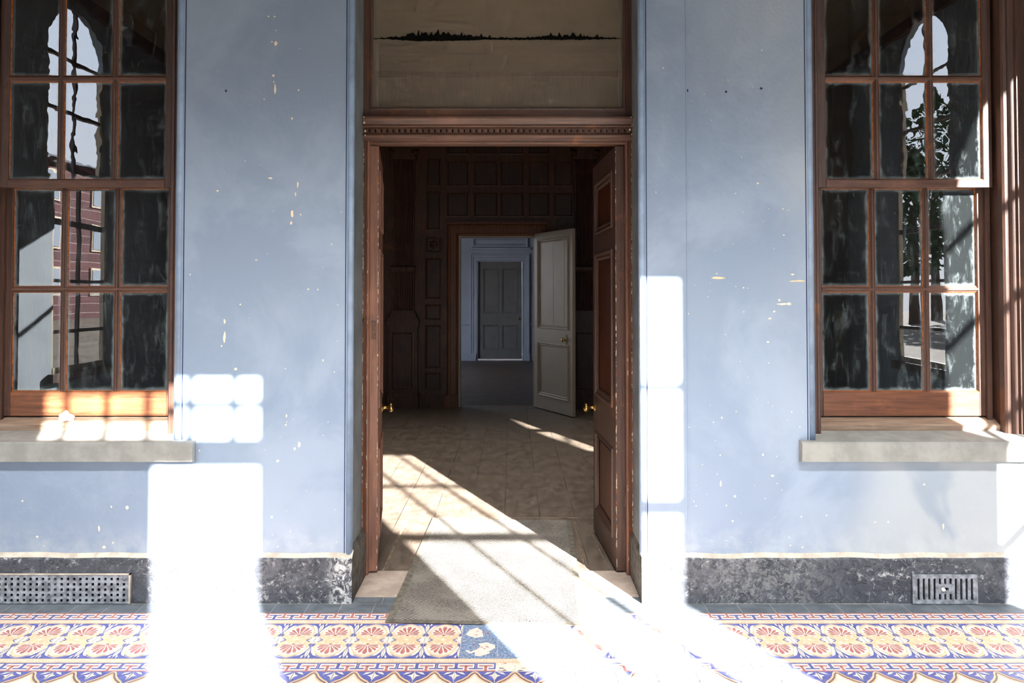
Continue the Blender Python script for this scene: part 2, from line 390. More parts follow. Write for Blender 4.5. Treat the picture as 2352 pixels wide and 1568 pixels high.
# staff beads on the corners
def bead(mb, x, side, z0, z1, r=.017, gw=.004, gx=.021):
    n = 12
    mb.cyl(x, YW + r * .55, r, z0, z1, BEAD, n=16)
    g = x + side * gx
    mb.box(g - gw / 2, g + gw / 2, YW - .0015, YW + .01, z0, z1, GROOVE)
mb = MB()
bead(mb, DX0 + .003, -1, .22, ZC); bead(mb, DX1 - .003, 1, .22, ZC)
g2 = .631
mb.box(DX1 - .0005, DX1 + .002, YW + .03, YW + .034, .22, ZC, GROOVE)
mb.box(DX0 - .002, DX0 + .0005, YW + .03, YW + .034, .22, ZC, GROOVE)
tag(mb.build('trim_2'), 'rounded blue corner beads up both edges of the doorway', 'trim', kind='structure')
mb = MB(); bead(mb, WINL[1] + .016, 1, SILLZ + .005, ZC, r=.018, gx=.024)
tag(mb.build('trim_3'), 'rounded blue corner bead beside the left window', 'trim', kind='structure')
mb = MB(); bead(mb, WINR[0] - .014, -1, SILLZ + .005, ZC, r=.017, gx=.022)
tag(mb.build('trim_4'), 'rounded blue corner bead left of the right window', 'trim', kind='structure')

# --- plinths (black painted skirting) with cream top line, rough edges
def plinth(name, path, label):
    # path = list of (x,y) outer line, inner offset is away from room
    mb = MB(); zt = .205
    seglen = .05
    pts = []
    for i in range(len(path) - 1):
        (xa, ya), (xb, yb) = path[i], path[i + 1]
        n = max(1, int(math.hypot(xb - xa, yb - ya) / seglen))
        for k in range(n): pts.append((xa + (xb - xa) * k / n, ya + (yb - ya) * k / n))
    pts.append(path[-1])
    cx = -5 if path[0][0] < 0 else 5
    rings = []; caps = []
    for (x, y) in pts:
        j = noise.noise(Vector((x * 9, y * 9, 1.3))) * .004
        inx = x + (.02 if cx > 0 else -.02) if y > YP + .02 else x
        iny = y if y > YP + .02 else y + .03
        if y > YP + .02: a, b = inx, y
        else: a, b = x, y + .03
        jz = noise.noise(Vector((x * 5, y * 5, 4.3))) * .006
        rings.append([(x, y + j, -.02), (x, y + j, zt + jz), (x + (a - x) * .2, y + (b - y) * .2, zt + .008 + jz)])
        caps.append([(x + (a - x) * .2, y + (b - y) * .2, zt + .008 + jz), (a, b, zt + .030 + jz * 1.5), (a + (a - x) * .3, b + (b - y) * .3, zt + .036)])
    fr_ = [i for i, (x, y) in enumerate(pts) if y <= YP + .02]; k = fr_[-1] + 1
    mb.sweep(rings[:k], PLINTH, cap=False, closed=False); mb.sweep(caps[:k], CREAM, cap=False, closed=False)
    mb.sweep(rings[k - 1:], PLREV, cap=False, closed=False); mb.sweep(caps[k - 1:], PLREV, cap=False, closed=False)
    o = mb.build(name); tag(o, label, 'skirting', kind='structure'); return o
plinth('baseboard_left', [(-W_SIDE, YP), (DX0 + .024, YP), (DX0 + .024, YFR)], 'cracked black painted plinth along the wall left of the doorway')
plinth('baseboard_right', [(W_SIDE, YP), (DX1 - .016, YP), (DX1 - .016, YFR)], 'flaking black painted plinth along the wall right of the doorway')

# --- porch tile floor with encaustic border
Z1 = .0006
def quad(mb, x0, x1, y0, y1, z, m): mb.face([(x0, y0, z), (x1, y0, z), (x1, y1, z), (x0, y1, z)], m)
mb = MB()
Yt = [3.95, 3.623, 3.545, 3.442, 3.369, 3.334, 3.176, 3.016, 2.983, 2.912]
quad(mb, -W_SIDE, W_SIDE, YFW, 2.60, 0, T_CREAM)
quad(mb, -W_SIDE, W_SIDE, 2.60, YW + .05, 0, T_GROUT)
T = .1556
XL, XR = -4.1, 4.1
def poly(mb, pts, m, z, cx, cy, sx, sy):
    P = [(cx + p[0] * sx, cy + p[1] * sy, z) for p in pts]
    area = sum(P[i][0] * P[(i + 1) % len(P)][1] - P[(i + 1) % len(P)][0] * P[i][1] for i in range(len(P)))
    if area < 0: P = P[::-1]
    mb.face(P, m)
def mir(pts): return pts + [(-x, y) for x, y in reversed(pts) if abs(x) > 1e-6]
def smoothp(pts, it=2):
    for _ in range(it):
        q = []
        for i in range(len(pts)):
            a, b = pts[i], pts[(i + 1) % len(pts)]
            q += [(a[0] * .75 + b[0] * .25, a[1] * .75 + b[1] * .25), (a[0] * .25 + b[0] * .75, a[1] * .25 + b[1] * .75)]
        pts = q
    return pts
onion = [(0, .94), (.14, .88), (.30, .76), (.42, .58), (.455, .42), (.42, .28), (.40, .24), (.485, .175), (.40, .14), (.28, .03), (.27, 0)]
outl = [(0, .975), (.16, .91), (.33, .79), (.455, .60), (.485, .42), (.45, .29), (.44, .25), (.5, .2), (.5, .15), (.42, .11), (.31, .02), (.30, 0)]
inner = smoothp(mir([(0, .85), (.20, .76), (.34, .58), (.375, .42), (.34, .30), (.2, .26), (0, .25)]), 1)
def petal(ang, L, w):
    base = (0, .30); pts = []
    for t, ww in ((.10, .10), (.45, .42), (.72, .95), (.90, .85), (1.0, .35), (1.0, -.35), (.90, -.85), (.72, -.95), (.45, -.42), (.10, -.10)):
        bend = (1 - t) * 0.0 + t * t * .10 * (1 if ang > 0 else -1 if ang < 0 else 0)
        a = ang - bend * 1.3
        x = math.sin(a) * L * t + math.cos(a) * ww * w; y = math.cos(a) * L * t - math.sin(a) * ww * w
        pts.append((base[0] + x, base[1] + y))
    return smoothp(pts, 1)
petals = [petal(math.radians(a), L, w) for a, L, w in ((0, .47, .062), (28, .43, .05), (-28, .43, .05), (52, .38, .042), (-52, .38, .042), (74, .34, .036), (-74, .34, .036), (94, .30, .03), (-94, .30, .03))]
leafc = [(0, .93), (.045, .82), (.055, .68), (.02, .5), (0, .44), (-.02, .5), (-.055, .68), (-.045, .82)]
leafs = [(.02, .40), (.06, .55), (.10, .70), (.17, .83), (.27, .88), (.225, .78), (.17, .66), (.115, .50), (.05, .36)]
leafs2 = [(.05, .74), (.10, .84), (.09, .95), (.05, .86)]
flower = [(0, .02), (.07, .0), (.16, .02), (.09, .09), (.10, .20), (.03, .14), (0, .26), (-.03, .14), (-.10, .20), (-.09, .09), (-.16, .02), (-.07, 0)]
def ring(cx, cy, r0, r1, a0, a1, n=10):
    p = [(cx + r1 * math.cos(a0 + (a1 - a0) * i / n), cy + r1 * math.sin(a0 + (a1 - a0) * i / n)) for i in range(n + 1)]
    return p + [(cx + r0 * math.cos(a1 - (a1 - a0) * i / n), cy + r0 * math.sin(a1 - (a1 - a0) * i / n)) for i in range(n + 1)]
XJ = fl(1059.4, 1470)[0]          # joint between the last whole palmette tile and the first damaged one
def palmrow(yseam, sy, yedge):
    h = abs(yedge - yseam); sg = 1 if yedge > yseam else -1
    k0 = int((XL - XJ) / T) - 1; k1 = int((XR - XJ) / T) + 1
    g = .0012
    for k in range(k0, k1):
        x0 = XJ + k * T; x1 = x0 + T; xc = (x0 + x1) / 2
        ya, yb = sorted((yseam + sg * g, yedge - sg * g))
        bad = (k in (0, 1)) or (k == 2 and sg > 0)
        quad(mb, x0 + g, x1 - g, ya, yb, Z1 * 1, T_RUIN if bad else T_BLUE)
        if bad:
            rr = random.Random(k * 3 + sg)
            if k == 0:
                base = [(-.35, .40), (-.15, .45), (.0, .70), (.25, .85), (.42, .55), (.45, .35), (.30, .18), (.02, .10), (-.05, .25), (.1, .35), (-.12, .30), (-.25, .22)] if sg < 0 else [(-.4, .3), (-.3, .6), (-.1, .75), (.05, .55), (.1, .2), (-.1, .12), (-.25, .2)]
                if sg < 0: base = [(x, .1 + .9 * y) for x, y in [(-.36, .55), (-.3, .5), (-.2, .6), (-.05, .45), (.05, .3), (-.02, .12), (.2, .02), (.42, .2), (.44, .38), (.3, .55), (.22, .62), (.3, .6), (.28, .72), (.05, .88), (-.08, .84), (-.1, .62), (-.22, .72)]]
                poly(mb, base, T_CREAM, Z1 * 2, xc, yseam, T, sg * h)
                for q in range(6):
                    ox_, oy_ = rr.uniform(-.15, .3), rr.uniform(.28, .55)
                    poly(mb, [(a_ * .035 + ox_, b_ * .035 + oy_) for a_, b_ in ((-1, 0), (0, -.6), (1.5, .3), (.4, .8))], T_RED, Z1 * 3, xc, yseam, T, sg * h)
            if k == 1 and sg > 0: poly(mb, [(-.3, .45), (-.1, .7), (.3, .72), (.42, .5), (.2, .3), (-.1, .35)], T_CREAM, Z1 * 2, xc, yseam, T, h)
            continue
        poly(mb, mir(outl), T_CREAM, Z1 * 1.5, xc, yseam, T * .985, sg * h)
        poly(mb, [(x * .985, y * .985) for x, y in mir(outl)], T_BLUE, Z1 * 1.8, xc, yseam, T * .99, sg * h)
        poly(mb, mir(onion), T_PEACH, Z1 * 2.2, xc, yseam, T, sg * h)
        poly(mb, inner, T_CREAM, Z1 * 3, xc, yseam, T, sg * h)
        for p in petals: poly(mb, p, T_RED, Z1 * 4, xc, yseam, T, sg * h)
        for s_ in (-1, 1):
            poly(mb, [(s_ * a, b) for a, b in ring(.155, .175, .055, .095, -1.0, 3.4)], T_CREAM, Z1 * 4.5, xc, yseam, T, sg * h)
        poly(mb, [(0, .30), (.05, .26), (0, .2), (-.05, .26)], T_RED, Z1 * 4.6, xc, yseam, T, sg * h)
        poly(mb, [(.07, 0), (0, .07), (-.07, 0)], T_CREAM, Z1 * 4.6, xc, yseam, T, sg * h)
        for xj, sd in ((x0, 1), (x1, -1)):
            f = lambda P: [(a * sd, b) for a, b in P]
            poly(mb, f([(max(.008, a), b) for a, b in leafc[:6]]), T_CREAM, Z1 * 2.6, xj, yseam, T, sg * h)
            poly(mb, f([(max(.008, a), b) for a, b in leafs]), T_CREAM, Z1 * 2.7, xj, yseam, T, sg * h)
            poly(mb, f([(.06, .80), (.12, .90), (.10, .99), (.07, .93)]), T_CREAM, Z1 * 2.7, xj, yseam, T, sg * h)
            poly(mb, f([(.008, .0), (.08, .0), (.19, .025), (.10, .09), (.12, .18), (.05, .14), (.008, .24)]), T_CREAM, Z1 * 2.75, xj, yseam, T, sg * h)
palmrow(Yt[6], 1, Yt[5]); palmrow(Yt[6], -1, Yt[7])
def dent(y0, y1):
    quad(mb, XL, XR, y0, y1, Z1, T_PEACH)
    hh = y1 - y0
    quad(mb, XL, XR, y0 + hh * .30, y0 + hh * .38, Z1 * 2, T_CREAM); quad(mb, XL, XR, y0 + hh * .66, y0 + hh * .74, Z1 * 2, T_CREAM)
    x = XL
    while x < XR:
        quad(mb, x, x + .006, y0 + hh * .40, y0 + hh * .64, Z1 * 2, T_CREAM); x += .013
def keyrow(y0, y1, xj, flip):
    hh = y1 - y0; g = .001
    P = T / 2; k0 = int((XL - xj) / P); k1 = int((XR - xj) / P)
    V = (lambda v: y1 - v * hh) if not flip else (lambda v: y0 + v * hh)
    def q(x0, x1, v0, v1, m, z=2):
        a, b = sorted((V(v0), V(v1))); quad(mb, x0, x1, a, b, Z1 * z, m)
    for k in range(k0, k1):
        x0 = xj + k * P
        gapx = g if k % 2 == 0 else 0; gapr = g if k % 2 else 0
        ruin = flip and (wx(1094, 1531, 2.95) < x0 < wx(1262, 1531, 2.95))
        quad(mb, x0 + gapx, x0 + P - gapr, y0 + g, y1 - g, Z1, T_RUIN2 if ruin else T_CREAM)
        if ruin:
            rr = random.Random(k)
            for _ in range(7):
                xx = x0 + rr.uniform(0, P * .8); vv = rr.choice((.1, .35, .6, .88))
                q(xx, xx + rr.uniform(.006, .018), vv, vv + .07, rr.choice((T_RED, T_RED, T_BLUE)))
            continue
        q(x0 + gapx, x0 + P - gapr, .03, .13, T_RED); q(x0 + gapx, x0 + P - gapr, .87, .97, T_BLUE)
        q(x0 + P * .43, x0 + P * .57, .13, .62, T_RED); q(x0 + P * .16, x0 + P * .84, .58, .70, T_RED)
        q(x0 + gapx, x0 + P * .08, .38, .87, T_BLUE, 2.2); q(x0 + P * .92, x0 + P - gapr, .38, .87, T_BLUE, 2.2)
        q(x0 + gapx, x0 + P * .36, .28, .40, T_BLUE, 2.2); q(x0 + P * .64, x0 + P - gapr, .28, .40, T_BLUE, 2.2)
keyrow(Yt[4], Yt[3], fl(828, 1416)[0], False); dent(Yt[5], Yt[4])
dent(Yt[8], Yt[7]); keyrow(Yt[9], Yt[8], fl(1002.4, 1531)[0], True)
# slate border tiles, in front of the plinth and in the doorway
k = -42
xg = fl(1861, 1407)[0]
while xg + k * T < XR:
    x0 = xg + k * T; x0_, x1_ = x0 + .001, x0 + T - .001
    if x1_ > XL: quad(mb, x0_, x1_, Yt[3] + .001, Yt[2] - .001, Z1, T_GREY)
    k += 1
for k in range(10):
    x0 = DX0 + .02 + k * T * .93
    if x0 + .01 < DX1: quad(mb, x0 + .001, min(x0 + T * .93 - .001, DX1), Yt[2] + .001, Yt[1] - .001, Z1, T_GREY)
# big ogee tiles nearest the camera, two rows
xo = fl(950.5, 1552)[0]
for row in range(2):
    y1_ = Yt[9] - row * T - .002; k0 = int((XL - xo) / T) - 1; k1 = int((XR - xo) / T) + 1
    for k in range(k0, k1):
        xj = xo + k * T
        quad(mb, xj + .001, xj + T - .001, y1_ - T + .002, y1_, Z1, T_CREAM)
        if row: 
            continue
        for sd, xx in ((1, xj), (-1, xj + T)):
            f = lambda P: [(a * sd, b) for a, b in P]
            curve = [(.46, .0), (.40, .06), (.32, .22), (.20, .36), (.10, .44), (.01, .56)]
            def off(d): return [(min(.499, a + d * .7), b + d) for a, b in curve]
            poly(mb, f([(.01, 0)] + curve), T_BLUE, Z1 * 5, xx, y1_, T, -T)
            poly(mb, f([(.46, 0)] + off(.035)[0:] + curve[::-1]), T_PEACH, Z1 * 4, xx, y1_, T, -T)
            poly(mb, f([(.5, .02)] + off(.075) + off(.035)[::-1]), T_BROWN, Z1 * 3, xx, y1_, T, -T)
            poly(mb, f([(.5, .06)] + off(.11) + off(.075)[::-1]), T_PEACH, Z1 * 2.4, xx, y1_, T, -T)
            poly(mb, f([(.01, .05), (.06, .16), (.15, .2), (.06, .26), (.01, .42)]), T_CREAM, Z1 * 6, xx, y1_, T, -T)
            poly(mb, f([(.05, .03), (.2, .05), (.27, .16), (.16, .12)]), T_CREAM, Z1 * 6, xx, y1_, T, -T)
fo = mb.build('floor')
tag(fo, 'patterned encaustic tile floor with blue and terracotta palmette border', 'floor', kind='structure')

# --- stone threshold and inner floor
mb = MB()
yst = fl(1176, 1313)[1]
mb.sweep([[(DX0, Yt[1], -.03), (DX1, Yt[1], -.03), (DX1, yst, -.03), (DX0, yst, -.03)], [(DX0, Yt[1], .0035), (DX1, Yt[1], .0035), (DX1, yst, .006), (DX0, yst, .006)]], THRESH)
tag(mb.build('threshold'), 'pale worn stone threshold slab in the doorway', 'threshold', kind='structure')
mb = MB()
quad(mb, -W_SIDE, W_SIDE, YI - .045, YB + .14, 0.001, FLOORB)
ys = fl(1176, 1190)[1]
quad(mb, fl(935, 1190)[0], .70, ys - .008, ys + .012, .002, SEAM)
for pa, pb in (((935.8, 1190), (879.6, 1312)), ((968, 1192), (938, 1250)), ((1317, 1195), (1345, 1312)), ((1345, 1195), (1400, 1312))):
    (xa, ya), (xb, yb) = fl(*pa), fl(*pb); w = .006 if pa[0] < 940 else .0025
    mb.face([(xb - w, yb, .0022), (xb + w, yb, .0022), (xa + w, ya, .0022), (xa - w, ya, .0022)], SEAM)
o = mb.build('floor'); tag(o, 'dusty dark timber floorboards of the panelled room beyond the doorway', 'floor', kind='structure')
mb = MB(); quad(mb, -3.2, 3.2, YB + .14, YH + 1.6, 0, HALLF)
for yy in (10.6, 12.0, 13.4, 14.9): quad(mb, -3.2, 3.2, yy, yy + .03, .001, OAKD)
o = mb.build('floor'); tag(o, 'dim grey floor of the far hall behind the white door', 'floor', kind='structure')

# ================================================================== WINDOWS
def sash(parent, name, c, zb, zt, bars_z, y, hw=.398, rail_b=.05, rail_t=.045, stile=.047, depth=.035, glass=None, bot=None, label=None):
    s = MB()
    x0, x1 = c - hw, c + hw
    for a, b in ((x0 - stile, x0), (x1, x1 + stile)):
        s.prof([(a + .003, y), (b - .003, y), (b, y + .004), (b, y + depth), (a, y + depth), (a, y + .004)], zb - rail_b, zt + rail_t, BROWN)
    s.profx([(y - .001, zb - rail_b), (y - .001, zb - .006), (y + .006, zb), (y + depth, zb), (y + depth, zb - rail_b)], x0, x1, bot or BROWNH)
    s.profx([(y, zt + rail_t), (y, zt + .004), (y + .006, zt), (y + depth, zt), (y + depth, zt + rail_t)], x0, x1, BROWNH)
    o = s.build(name, parent)
    if label: o['label'] = label
    mu = [c - .1375, c + .1375]; bw = .0155
    m = MB()
    for x in mu:
        m.prof([(x - .004, y - .001), (x + .004, y - .001), (x + .008, y + .005), (x + bw, y + .010), (x + bw, y + .028), (x - bw, y + .028), (x - bw, y + .010), (x - .008, y + .005)], zb, zt, BROWN)
    for z in bars_z:
        m.profx([(y - .002, z - .004), (y - .002, z + .004), (y + .005, z + .008), (y + .010, z + bw), (y + .028, z + bw), (y + .028, z - bw), (y + .010, z - bw), (y + .005, z - .008)], x0, x1, BROWNH)
    m.build('glazing_bars', o)
    # worn putty lines and panes
    p = MB(); g = MB()
    xs = [x0, mu[0], mu[1], x1]; zs = [zb] + list(bars_z) + [zt]
    for i in range(3):
        for j in range(len(zs) - 1):
            a = xs[i] + (bw if i > 0 else 0); b = xs[i + 1] - (bw if i < 2 else 0)
            d = zs[j] + (bw if j > 0 else 0); e = zs[j + 1] - (bw if j < len(zs) - 2 else 0)
            p.rframe(a - .001, b + .001, d - .001, e + .001, y, [(0, .0095), (.0035, .012), (.0035, .018), (0, .018)], PUTTY)
            g.face([(a, y + .016, d), (b, y + .016, d), (b, y + .016, e), (a, y + .016, e)], glass, uv=[(0, 0), (1, 0), (1, 1), (0, 1)])
    p.build('putty', o); g.build('glass', o)
    return o
def window(n, c, op, label, sl):
    root = empty('window_%d' % n, (c, YW, SILLZ), label, 'window', kind='structure')
    zgb = wz(1950, 898, 3.79); zm1 = wz(1950, 664, 3.79); zgt = wz(1950, 433, 3.79)
    zub = wz(1950, 411, 3.74); zum = wz(1950, 180, 3.74); zut = wz(1950, -58, 3.74)
    sash(root, 'lower_sash', c, zgb, zgt, [zm1], 3.79, rail_b=.125, glass=GF, bot=SASHB)
    sash(root, 'upper_sash', c + .004, zub, zut, [zum], 3.738, rail_b=.042, glass=GW)
    f = MB(); o0, o1 = op; zt = ZWT + .05; ci = .457
    # box frame: moulded casings standing in the masonry opening
    f.prof([(o0 - .02, 3.672), (c - ci - .022, 3.672), (c - ci - .020, 3.675), (c - ci - .016, 3.672), (c - ci - .006, 3.672), (c - ci, 3.68), (c - ci, 3.72), (c - ci - .012, 3.72), (c - ci - .012, 3.88), (o0 - .02, 3.88)], SILLZ, zt, BROWN)
    f.prof([(o1 + .02, 3.672), (o1 + .02, 3.88), (c + ci + .012, 3.88), (c + ci + .012, 3.72), (c + ci, 3.72), (c + ci, 3.682), (c + ci + .008, 3.672), (c + ci + .022, 3.670), (c + ci + .026, 3.675), (c + ci + .030, 3.668), (c + ci + .058, 3.668), (c + ci + .062, 3.655), (o1 - .004, 3.655)], SILLZ, zt, BROWN)
    f.box(o0 - .02, o1 + .02, 3.66, 3.88, zut + .045, zt + .02, BROWNH)
    f.box(c - .455, c - .43, 3.7735, 3.789, SILLZ + .05, zt, BROWN); f.box(c + .43, c + .455, 3.7735, 3.789, SILLZ + .05, zt, BROWN)
    f.build('frame', root)
    s = MB()
    s.profx([(3.725, SILLZ + .012), (3.722, SILLZ + .045), (3.735, SILLZ + .052), (3.80, SILLZ + .075), (3.9, SILLZ + .08), (3.9, SILLZ + .0)], o0 - .01, o1 + .01, SUBS)
    o = s.build('subsill', root)
    s = MB()
    xl, xr = sl
    n_ = 60; ring_ = []
    for i in range(n_ + 1):
        x = xl + (xr - xl) * i / n_
        j = noise.noise(Vector((x * 14, n, 0))) * .0018; k_ = noise.noise(Vector((x * 23, n, 5))) * .0018
        ring_.append([(x, 3.74, SILLZ - .06), (x, YW + .01, SILLZ - .10), (x, 3.532 + j, SILLZ - .092 + k_), (x, 3.53 + j, SILLZ - .006 + k_), (x, 3.537 + j, SILLZ + .001 + k_), (x, YW, SILLZ + .004), (x, 3.745, SILLZ + .022)])
    s.sweep(ring_, STONE)
    o = s.build('sill', root); o['label'] = 'projecting grey painted stone sill'
    return root
window(1, -2.162, WINL, 'tall brown sash window with wavy panes left of the doorway', (WINL[0] - .08, wx(441, 1030, 3.53)))
w2 = window(2, 1.987, WINR, 'tall brown sash window with dusty panes right of the doorway', (wx(1843, 1035, 3.53), WINR[1] + .1))

# ================================================================== DOOR FRAME, TRANSOM, DOORS
ft = wz(1140, 331, YFR)       # underside of head
root = empty('trim_5', (-.077, YFR, 0), 'brown moulded door frame with beaded dentil transom bar', 'door frame', kind='structure')
mb = MB()
fz = 3.6
ox0, ox1 = DX0 - .01, DX1 + .01; w = .034
for a, s_ in ((DX0, 1), (DX1, -1)):
    mb.prof([(a - s_ * .01, YFR + .004), (a + s_ * .006, YFR + .003), (a + s_ * .010, YFR - .004), (a + s_ * .0135, YFR + .004), (a + s_ * .018, YFR - .002), (a + s_ * .026, YFR - .006), (a + s_ * .033, YFR), (a + s_ * w, YFR + .006), (a + s_ * w, YFR + .06), (a - s_ * .01, YFR + .06)], .0, ft + .04, BROWNL)
FLK = [CHIP, PUTTY, PUTTY, CREAM]
def flakes0(m, x, y, z0, z1, n, w, seed):
    q = random.Random(seed)
    for k in range(n):
        z = q.uniform(z0, z1); h = q.uniform(.004, .03); ww = w * q.uniform(.3, 1.0); xx = x + q.uniform(-w, w) * .3
        m.face([(xx - ww / 2, y, z), (xx + ww * .4, y, z + h * .1), (xx + ww / 2, y, z + h * .8), (xx - ww * .3, y, z + h)], q.choice(FLK))
flakes0(mb, DX0 + .002, YFR + .0015, .2, ft, 150, .005, 1); flakes0(mb, DX1 - .002, YFR + .0015, .2, ft, 150, .005, 2)
flakes0(mb, DX0 + .026, YFR - .0066, .05, ft * .8, 30, .004, 3); flakes0(mb, DX1 - .026, YFR - .0066, .05, ft * .8, 30, .004, 4)
mb.build('jamb', root)
mb = MB()
z = ft
mb.profx([(YFR + .06, z), (YFR + .004, z), (YFR - .006, z + .008), (YFR - .006, z + .018), (YFR + .002, z + .024), (YFR + .006, z + .028), (YFR + .06, z + .028)], DX0 + .034, DX1 - .034, BROWNH)
mb.build('head_bead', root)
def zz(py): return wz(1140, py, YFR - .02)
mb = MB(); xa, xb = DX0 - .004, DX1 + .006
P = [(YFR + .06, zz(322)), (YFR - .008, zz(322)), (YFR - .010, zz(319)), (YFR - .020, zz(316)), (YFR - .024, zz(311)), (YFR - .022, zz(308)), (YFR - .014, zz(306)), (YFR - .014, zz(294)), (YFR - .026, zz(292)), (YFR - .028, zz(289)), (YFR - .022, zz(287)), (YFR - .034, zz(281)), (YFR - .042, zz(274)), (YFR - .042, zz(270)), (YFR - .03, zz(268)), (YFR + .06, zz(266))]
mb.profx(P, xa, xb, BROWNH)
co = mb.build('transom_bar', root)
mb = MB()
n = 45
for i in range(n):
    x = xa + .012 + (xb - xa - .024) * (i + .5) / n
    mb.box(x - .0085, x + .0085, YFR - .025, YFR - .012, zz(304.5), zz(296), BROWNH)
    mb.box(x + .0085, x + .0155, YFR - .0165, YFR - .012, zz(303), zz(297), GAPSHADE)  # dark strip painted in as the shade of the gap between dentils
mb.build('dentils', co)
mb = MB()
for k, (x, py, w_, h_) in enumerate(((DX0 + .012, 271, .006, .010), (DX0 + .014, 284, .012, .014), (DX0 + .016, 302, .010, .012), (DX0 + .016, 311, .006, .008), (DX1 - .014, 299, .014, .016), (DX1 - .010, 272, .008, .006), (DX1 - .005, 309, .006, .008), (DX1 - .006, 289, .006, .01))):
    blob(mb, x, zz(py), w_, h_, CHIP, YFR - .0445 if py < 290 else YFR - .03, seed=k)
mb.build('paint_chips', co)
# transom light
gz = wz(1140, 250, YFR); x0, x1 = wx(853, 130, YFR), wx(1434, 130, YFR)
troot = empty('window_3', (-.077, YFR, zz(266)), 'large single-pane transom light of grimy glass above the doorway', 'window', kind='structure')
mb = MB()
for a, b in ((DX0 - .01, x0), (x1, DX1 + .01)):
    mb.prof([(a, YFR - .006), (b, YFR - .006), (b, YFR + .05), (a, YFR + .05)], zz(266), 3.64, BROWN)
mb.profx([(YFR - .006, zz(266)), (YFR - .006, gz), (YFR + .05, gz), (YFR + .05, zz(266))], x0, x1, BROWNH)
mb.profx([(YFR - .006, 3.52), (YFR - .006, 3.64), (YFR + .05, 3.64), (YFR + .05, 3.52)], x0, x1, BROWNH)
fr = mb.build('frame', troot)
mb = MB(); mb.rframe(x0 - .001, x1 + .001, gz - .001, 3.521, YFR, [(-.006, -.007), (.0, -.009), (.008, -.002), (.009, .01), (0, .012)], BROWN)
mb.build('glazing_bead', fr)
mb = MB(); mb.face([(x0, YFR + .014, gz), (x1, YFR + .014, gz), (x1, YFR + .014, 3.52), (x0, YFR + .014, 3.52)], GT, uv=[(.0, .0), (1, .0), (1, 1), (.0, 1)])
mb.build('glass', troot)
mb = MB()   # ragged black cobweb hanging across the pane
rr = random.Random(5); npt = 150; top = []; bot = []
for i in range(npt + 1):
    t = i / npt; x = x0 + .01 + (x1 - x0 - .02) * t; px_ = 1176 + x / YFR * FPX
    thick = 3 + 13 * math.exp(-((t - .24) / .16) ** 2) + 5 * math.exp(-((t - .78) / .16) ** 2)
    yc = 88 - 4 * math.exp(-((t - .25) / .2) ** 2) - 3 * math.exp(-((t - .8) / .2) ** 2)
    e = min(1, t * 8, (1 - t) * 8)
    top.append((x, YFR + .010, wz(px_, yc - thick * e * rr.uniform(.2, .9) - (rr.random() < .12) * 7 * e, YFR))); bot.append((x, YFR + .010, wz(px_, yc + thick * .5 * e + rr.uniform(0, 2), YFR)))
for i in range(npt): mb.face([bot[i], bot[i + 1], top[i + 1], top[i]], BLACK)
cw = mb.build('cobweb', troot); cw['label'] = 'ragged black cobweb line across the pane'

def knob(parent, origin, axis, label='round worn brass door knob'):
    k = MB(); r = 1.0
    k.lathe([(0, .0), (0, .024), (.004, .024), (.008, .012), (.016, .009), (.032, .008), (.040, .012), (.044, .020), (.050, .0262), (.058, .027), (.066, .0225), (.071, .013), (.0725, 0)], BRASS, origin, axis)
    o = k.build('knob', parent); o['label'] = label; return o
def panel_leaf(mbm, L, H, t, panels, stile_m, panel_m, both=True, st=.095):
    """leaf in local coords: x 0..L from hinge, y 0..t thickness, z 0..H; panels (z0,z1[,x0,x1])"""
    hs = []
    for p in panels:
        hs.append((p[2] if len(p) > 2 else st, p[3] if len(p) > 2 else L - st, p[0], p[1]))
    wallgrid(mbm, 0, L, 0, H, 0, t, hs, stile_m)
    return hs
def leaf_object(root, L, H, t, panels, sm, pm, M, st=.095, name='stiles', wear=None):
    a = MB(); hs = panel_leaf(a, L, H, t, panels, sm, pm, st=st)
    if wear is not None:
        q = random.Random(int(wear * 1000) + 5)
        for k in range(110):
            z = H * (1 - q.random() ** .8); h = q.uniform(.005, .035); ww = q.uniform(.001, .004); y_ = wear + q.uniform(-.001, .001)
            a.face([(-.0008, y_ - ww / 2, z), (-.0008, y_ + ww / 2, z + h * .2), (-.0008, y_ + ww / 2, z + h * .8), (-.0008, y_ - ww / 2, z + h)], q.choice(FLK))
    a.xf(M); body = a.build(name, root)
    for h in hs:
        p = MB()
        x0, x1, z0, z1 = h
        for yy, sg in ((0, 1), (t, -1)):
            prof = [(-.014, 0), (-.012, -.007 * sg), (-.006, -.009 * sg), (.0, -.005 * sg), (.004, .003 * sg), (.012, .004 * sg), (.018, .0 * sg), (.022, .004 * sg), (.030, .012 * sg)]
            p.rframe(x0, x1, z0, z1, yy, prof, sm)
        q = MB()
        q.box(x0 - .002, x1 + .002, t / 2 - .008, t / 2 + .008, z0 - .002, z1 + .002, pm)
        for sg in (-1, 1):
            yb = t / 2 + sg * .0085
            i1, i2 = .035, .05
            q.face([(x0 + i1, yb, z0 + i1), (x1 - i1, yb, z0 + i1), (x1 - i1, yb, z1 - i1), (x0 + i1, yb, z1 - i1)][::sg], pm)
        p.xf(M); q.xf(M)
        mo = p.build('panel_moulding', root); q.build('panel', root)
    return body
# right leaf: near hinge face at (.546..594)
zb, zt_ = .016, wz(1414, 336, 3.92)
H = zt_ - zb
